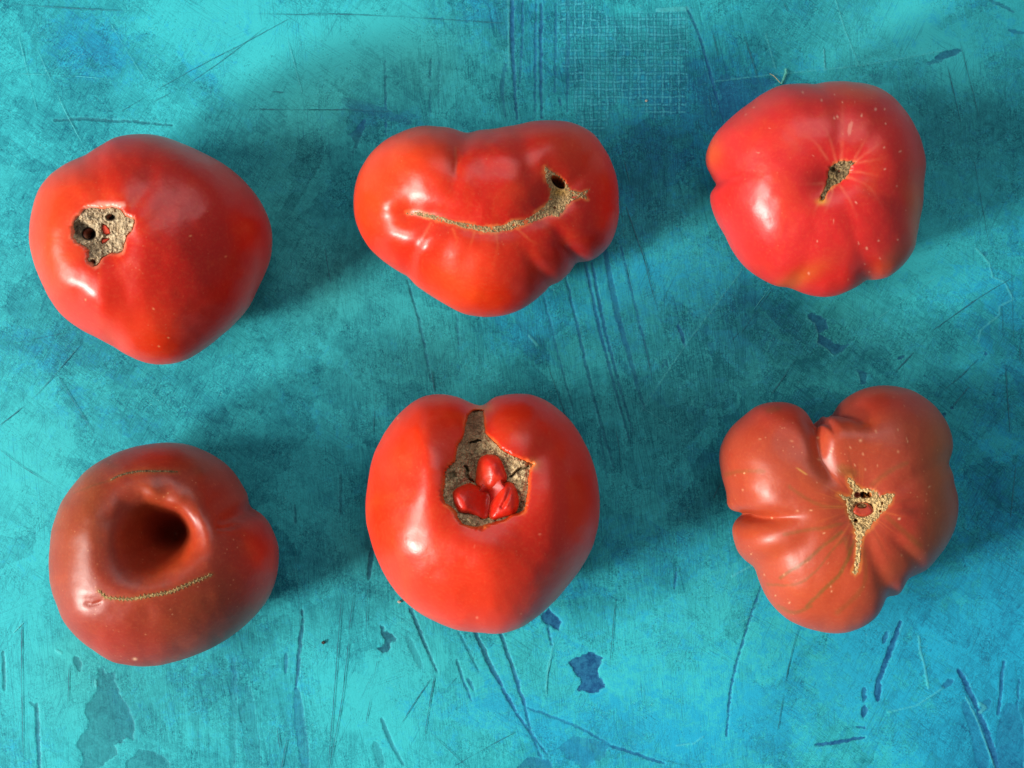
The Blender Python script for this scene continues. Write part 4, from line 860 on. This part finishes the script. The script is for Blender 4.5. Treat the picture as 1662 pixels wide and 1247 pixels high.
def build_board():
    e = np.array([-2300, -1500, -900, -500, -250, -100], float)
    us = np.r_[e, np.arange(-30, 1695, 2.2), 1662 - e[::-1]]
    vs = np.r_[e, np.arange(-30, 1280, 2.2), 1247 - e[::-1]]
    u, v = np.meshgrid(us, vs)
    def near(pts, m):
        p = np.array(pts); x0, y0 = p.min(0) - m; x1, y1 = p.max(0) + m
        i0, i1 = np.searchsorted(us, [x0, x1]); j0, j1 = np.searchsorted(vs, [y0, y1])
        return slice(j0, j1), slice(i0, i1)
    inside = sm(u, -700, 0) * (1 - sm(u, 1662, 2400)) * sm(v, -700, 0) * (1 - sm(v, 1247, 2000))
    def blobs(lst):
        s = np.zeros(u.shape)
        for x, y, a, b, k in lst: s += k * gau(u, v, x, y, a, b)
        return s
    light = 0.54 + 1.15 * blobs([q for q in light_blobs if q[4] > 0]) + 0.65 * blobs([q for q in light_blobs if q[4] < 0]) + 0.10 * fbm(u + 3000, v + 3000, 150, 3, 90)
    # crisp trowel facets of paint: darker / lighter fields with straight borders
    for poly, k in (([(1205,438),(1113,560),(1040,668),(1100,760),(1330,700),(1300,470)], -.09), ([(1279,120),(1545,84),(1540,110),(1420,140),(1280,150)], -.16), ([(1358,-40),(1395,108),(1560,80),(1700,100),(1700,-40)], .10),
                    ([(384,1070),(384,1290),(500,1290),(470,1130),(520,1060)], -.10), ([(995,25),(1115,14),(1170,200),(1100,230),(985,200)], -.06), ([(125,60),(165,50),(205,115),(150,118)], -.18), ([(1136,1247),(1150,1195),(1240,1190),(1300,1290)], .12)):
        d = polysd(u, v, poly) + 5 * fbm(u, v, 24, 3, 8); light += k * sm(d, -2.5, 2.5)
    blue = blobs(blue_blobs) + 0.17 + 0.00022 * (u - 700) * inside + 0.05 * fbm(u, v, 90, 3, 91)
    dull = np.clip(blobs(dull_blobs), 0, 1)
    fib = sm(u + 0.25 * v, 480, 820) * (1 - sm(u, 1180, 1300)) + 0.8 * sm(v, 900, 1050) * (1 - sm(u, 900, 1100)) + 0.6 * sm(u, 1330, 1420) * (1 - sm(v, 120, 700))
    net = np.zeros(u.shape)
    d = polysd(u, v, [(905,-30),(985,30),(1112,18),(1115,60),(1108,180),(1060,190),(1010,150),(960,240),(930,180),(900,60)])
    net = sm(d, -18, 12) * (0.55 + 0.45 * sm(u, 900, 960))
    gouge = np.full(u.shape, -30.0); strength = np.zeros(u.shape)
    def put(sl, d, k):
        m = d > gouge[sl]; g = gouge[sl]; s_ = strength[sl]
        g[m] = d[m]; s_[m] = k; gouge[sl] = g; strength[sl] = s_
    for pts, w0, w1, k in strokes:
        if k <= 0: continue
        sp = spline(pts, 4, False); sl = near(sp, 24); uu, vv = u[sl], v[sl]
        if uu.size == 0: continue
        d, t = polyline(uu + 1.6 * fbm(uu, vv, 14, 3, 107, 0.6), vv + 1.6 * fbm(uu, vv, 14, 3, 111, 0.6), sp)
        taper = 0.55 + 0.45 * np.sin(np.clip(t, 0, 1) * math.pi) ** 0.5
        put(sl, (w0 + (w1 - w0) * t) * 0.5 * taper + 0.3 - d, k)
    for pts, k in polys:
        sl = near(pts, 24); put(sl, polysd(u[sl] + 5 * fbm(u[sl], v[sl], 13, 3, 101, 0.65), v[sl] + 5 * fbm(u[sl], v[sl], 13, 3, 105, 0.65), pts) + 0.8, k)
    ridge = np.full(u.shape, -30.0)
    for pts, w in ridges:
        sl = near(pts, 20)
        if u[sl].size == 0: continue
        d, t = polyline(u[sl], v[sl], pts)
        ridge[sl] = np.maximum(ridge[sl], w * 0.5 - d)
    x = (u - CU) * K; y = (CV - v) * K
    z = -0.00025 * sm(gouge, -1, 1.2) * strength + 0.00012 * sm(ridge, -1, 1) + 0.00018 * fbm(u, v, 160, 3, 12) - 0.0002
    nv, nu = u.shape
    i = np.arange(nv - 1)[:, None] * nu; j = np.arange(nu - 1)[None, :]
    F = np.stack([i + j, i + nu + j, i + nu + j + 1, i + j + 1], -1).reshape(-1, 4)
    V = np.stack([x, y, z], -1).reshape(-1, 3)
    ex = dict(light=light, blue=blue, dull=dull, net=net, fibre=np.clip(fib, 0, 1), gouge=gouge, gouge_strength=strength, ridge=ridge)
    o = mesh('painted_tabletop', V, F, M_board, None, None, ex)
    # a rim and underside so that it is a real board
    w0, w1, h0, h1_ = x.min(), x.max(), y.min(), y.max(); th = 0.018
    corners = [(w0, h0), (w1, h0), (w1, h1_), (w0, h1_)]
    vv = [(a, b, -0.0003) for a, b in corners] + [(a, b, -th) for a, b in corners]
    ff = [(0, 1, 5, 4), (1, 2, 6, 5), (2, 3, 7, 6), (3, 0, 4, 7), (7, 6, 5, 4)]
    r = mesh('board_edge', vv, ff, M_board, o, None, {k: np.full(8, 0.4 if k == 'light' else (-30 if k in ('gouge', 'ridge') else 0)) for k in ex}, smooth=False)
    o['kind'] = 'structure'; o['label'] = 'turquoise painted wooden board with blue scratches and a net imprint under the tomatoes'
    return o
board = build_board()

# ------------------------------------------------------------------ hairline scratches cut into the paint (each a thin strip)
def plain(name, col, rough=0.6):
    n = N(name); P = n.coords()
    c = n.mix(n.rng(n.noise(P, 900, 3, 0.6), 0.3, 0.7), tuple(q * 0.7 for q in col), tuple(min(q * 1.3, 1) for q in col))
    return n.set(Base_Color=c, Roughness=rough)
M_scratch = plain('dark_hairline_paint', (0.010, 0.16, 0.22)); M_pale = plain('pale_hairline_paint', (0.06, 0.48, 0.52))
rnd = random.Random(4)
def strip(pts, w, mat, name='scratch'):
    sp = spline(pts, 14, False); V = []; F = []
    nrm = np.gradient(sp, axis=0); nrm = np.stack([-nrm[:, 1], nrm[:, 0]], -1); nrm /= np.maximum(np.linalg.norm(nrm, axis=1, keepdims=True), 1e-6)
    n_ = len(sp); ph = rnd.uniform(0, 50)
    for i in range(n_):
        wob = w * 0.5 * (0.5 + 0.6 * rnd.random()) * float(np.clip(0.75 + 1.3 * fbm(np.array([i * 1.0 + ph * 9]), np.array([ph]), 6, 2, 3)[0], 0.06, 1.3)) * math.sin(math.pi * (i + 0.6) / (n_ + 0.2)) ** 0.4
        c = sp[i] + nrm[i] * rnd.uniform(-0.3, 0.3)
        for s_ in (-1, 1):
            p = c + nrm[i] * wob * s_
            V.append(((p[0] - CU) * K, (CV - p[1]) * K, 0.00012))
        if i: F.append((2 * i - 2, 2 * i - 1, 2 * i + 1, 2 * i))
    F = [f[::-1] for f in F]
    return mesh(name, V, F, mat, board, smooth=False)
hair = [([(0,6),(160,16),(330,21),(530,25)], 1.5), ([(500,22),(640,27),(815,38)], 1.8), ([(405,177),(480,178),(590,178)], 1.4), ([(500,178),(640,181)], 1.3),
 ([(195,182),(300,120),(400,68),(470,30)], 1.3), ([(250,165),(330,120),(430,45)], 1.0), ([(442,149),(462,150)], 1.6),
 ([(528,405),(535,450),(540,470)], 1.4), ([(36,950),(35,1080),(38,1250)], 1.6), (a7([(650,320),(600,520),(555,790)]), 1.6), (a6([(550,560),(470,680),(385,820)]), 1.6), (a6([(570,540),(545,680),(525,815)]), 1.6), (a6([(930,800),(800,870),(660,950)]), 1.5),
 (a6([(160,60),(120,600),(90,961)]), 1.3), (a6([(205,180),(160,600)]), 1.2), (a6([(310,480),(260,760)]), 1.1), (a8([(1600,180),(1400,300),(1130,490)]), 1.8), (a8([(1070,560),(960,680),(840,810)]), 1.8), (a8([(330,655),(260,760),(190,860)]), 2.0), (a8([(1530,350),(1560,800),(1580,1079)]), 1.6), (a8([(1640,510),(1635,680)]), 1.8), (a8([(200,240),(0,520)]), 1.5),
 (a8([(1390,660),(1290,760),(1200,830)]), 1.4), (a8([(1340,820),(1240,940)]), 1.8), (a3([(1350,270),(1405,500)]), 1.4), (a3([(520,140),(600,390)]), 1.4), (a3([(375,390),(395,475)]), 1.8), (a3([(1395,150),(1480,480)]), 1.2), (a3([(1460,660),(1520,1000)]), 1.4), (a3([(10,760),(50,1130)]), 1.8), (a3([(40,840),(140,1130)]), 1.5), (a3([(30,640),(60,760)]), 1.3),
 (a4([(600,0),(650,200),(720,415)]), 1.6), (a4([(140,250),(250,560),(330,780)]), 1.2), (a4([(540,80),(600,330),(650,560)]), 1.5), (a4([(925,950),(890,1020)]), 1.9), (a4([(1000,340),(900,460)]), 1.0),
 ([(0,730),(40,760),(90,790)], 1.2), ([(75,580),(150,700)], 1.1), ([(130,560),(60,640),(0,690)], 1.4), ([(10,560),(110,540)], 1.1), ([(1640,380),(1645,560)], 1.3), ([(740,1100),(690,1160)], 1.0), (a5([(310,370),(305,560)]), 1.4), (a5([(1555,300),(1540,500),(1480,823)]), 1.4), (a5([(1590,30),(1570,200)]), 1.4), (a5([(885,570),(890,760)]), 1.3), (a5([(1245,640),(1260,740)]), 1.6), (a5([(1290,690),(1265,823)]), 2.6), (a5([(1655,0),(1645,200)]), 1.2),
 ([(1150,20),(1165,90)], 1.3), ([(1270,0),(1280,22)], 1.4), ([(1060,1230),(1130,1247)], 1.2), ([(700,1190),(760,1247)], 1.2), ([(1650,740),(1640,840)], 1.6), ([(478,880),(487,1020),(480,1110)], 1.4), ([(610,640),(606,700)], 1.2), ([(700,600),(706,640)], 2.0), ([(780,540),(776,640)], 1.2), ([(1000,700),(1010,760)], 1.3), ([(990,1080),(1000,960)], 1.2)]
for p, w in hair: strip(p, w, M_scratch)
for p, w in [([(60,80),(110,190),(150,260)], 1.2), ([(30,60),(60,180)], 1.2), ([(180,40),(235,130)], 1.1), (a5([(60,215),(112,163)]), 1.8), (a3([(845,200),(850,280)]), 2.6), ([(460,40),(490,150)], 1.2), ([(1220,1000),(1150,1040)], 1.0), (a6([(1070,640),(1075,540),(1108,400)]), 1.6), ([(30,120),(120,124),(180,130)], 1.0), (a8([(180,240),(60,400)]), 1.2), (a5([(410,0),(420,40)]), 1), ([(1010,640),(1100,700)], 0.8), ([(1420,520),(1520,450)], 1.0), ([(1340,280),(1345,220)], 1)][:-1]:
    strip(p, w, M_pale)

# ------------------------------------------------------------------ crumbs and plant fibres lying on the board
M_straw = plain('dry_straw', (0.55, 0.50, 0.26)); M_leaf = plain('pale_green_fibre', (0.10, 0.50, 0.42)); M_crumb = plain('pale_crumb', (0.62, 0.55, 0.45)); M_soil = plain('dark_soil_crumb', (0.035, 0.02, 0.015))
def fibre(name, label, cat, pts, w0, w1, thick, mat):
    """a thin bent blade with a rounded section"""
    sp = spline(pts, 6, False); V = []; F = []; n_ = len(sp); S = 8
    tg = np.gradient(sp, axis=0); tg /= np.linalg.norm(tg, axis=1, keepdims=True); nr = np.stack([-tg[:, 1], tg[:, 0]], -1)
    for i in range(n_):
        f = i / (n_ - 1); w = (w0 + (w1 - w0) * f) * 0.5 * (0.35 + 0.65 * math.sin(math.pi * min(max(f, .08), .92)) ** 0.4)
        for k in range(S):
            a = 2 * math.pi * k / S; p = sp[i] + nr[i] * w * math.cos(a)
            V.append(((p[0] - CU) * K, (CV - p[1]) * K, thick * (0.55 + 0.5 * math.sin(a)) + 0.0015 * math.sin(math.pi * f) * 0.3 + 0.0001))
        if i:
            for k in range(S): F.append((S * (i - 1) + k, S * (i - 1) + (k + 1) % S, S * i + (k + 1) % S, S * i + k))
    o = mesh(name, V, [f[::-1] for f in F], mat)
    o['label'] = label; o['category'] = cat; return o
fibre('straw_fibre', 'thin pale straw fibre sticking out above the upper right tomato', 'plant fibre', [(1249,120),(1255,124),(1262,131),(1267,136)], 1.2, 1.6, 0.0004, M_straw)
fibre('leaf_sliver', 'short pale green leaf sliver touching the top edge of the upper right tomato', 'plant fibre', [(1275,112),(1275,119),(1272,127),(1268,137)], 5.5, 4, 0.0005, M_leaf)
def crumb(label, u, v, r, mat, name='crumb'):
    import bmesh
    bm = bmesh.new(); bmesh.ops.create_icosphere(bm, subdivisions=2, radius=r * K)
    for w in bm.verts:
        k = 0.75 + 0.5 * rnd.random(); w.co.x *= k * 1.2; w.co.y *= k; w.co.z *= k * 0.7
    me = bpy.data.meshes.new(name); bm.to_mesh(me); bm.free(); me.materials.append(mat)
    o = bpy.data.objects.new(name, me); C.objects.link(o); o.location = ((u - CU) * K, (CV - v) * K, r * K * 0.5)
    o['label'] = label; o['category'] = 'crumb'
crumb('pale crumb beside the lower left edge of the lower middle tomato', 648, 977, 2.3, M_crumb)
crumb('dark crumb on the bare board left of the lower middle tomato bottom', 525, 1043, 2.6, M_soil)
crumb('tiny pale crumb on the net imprint in the paint', 1049, 164, 1.7, M_crumb)
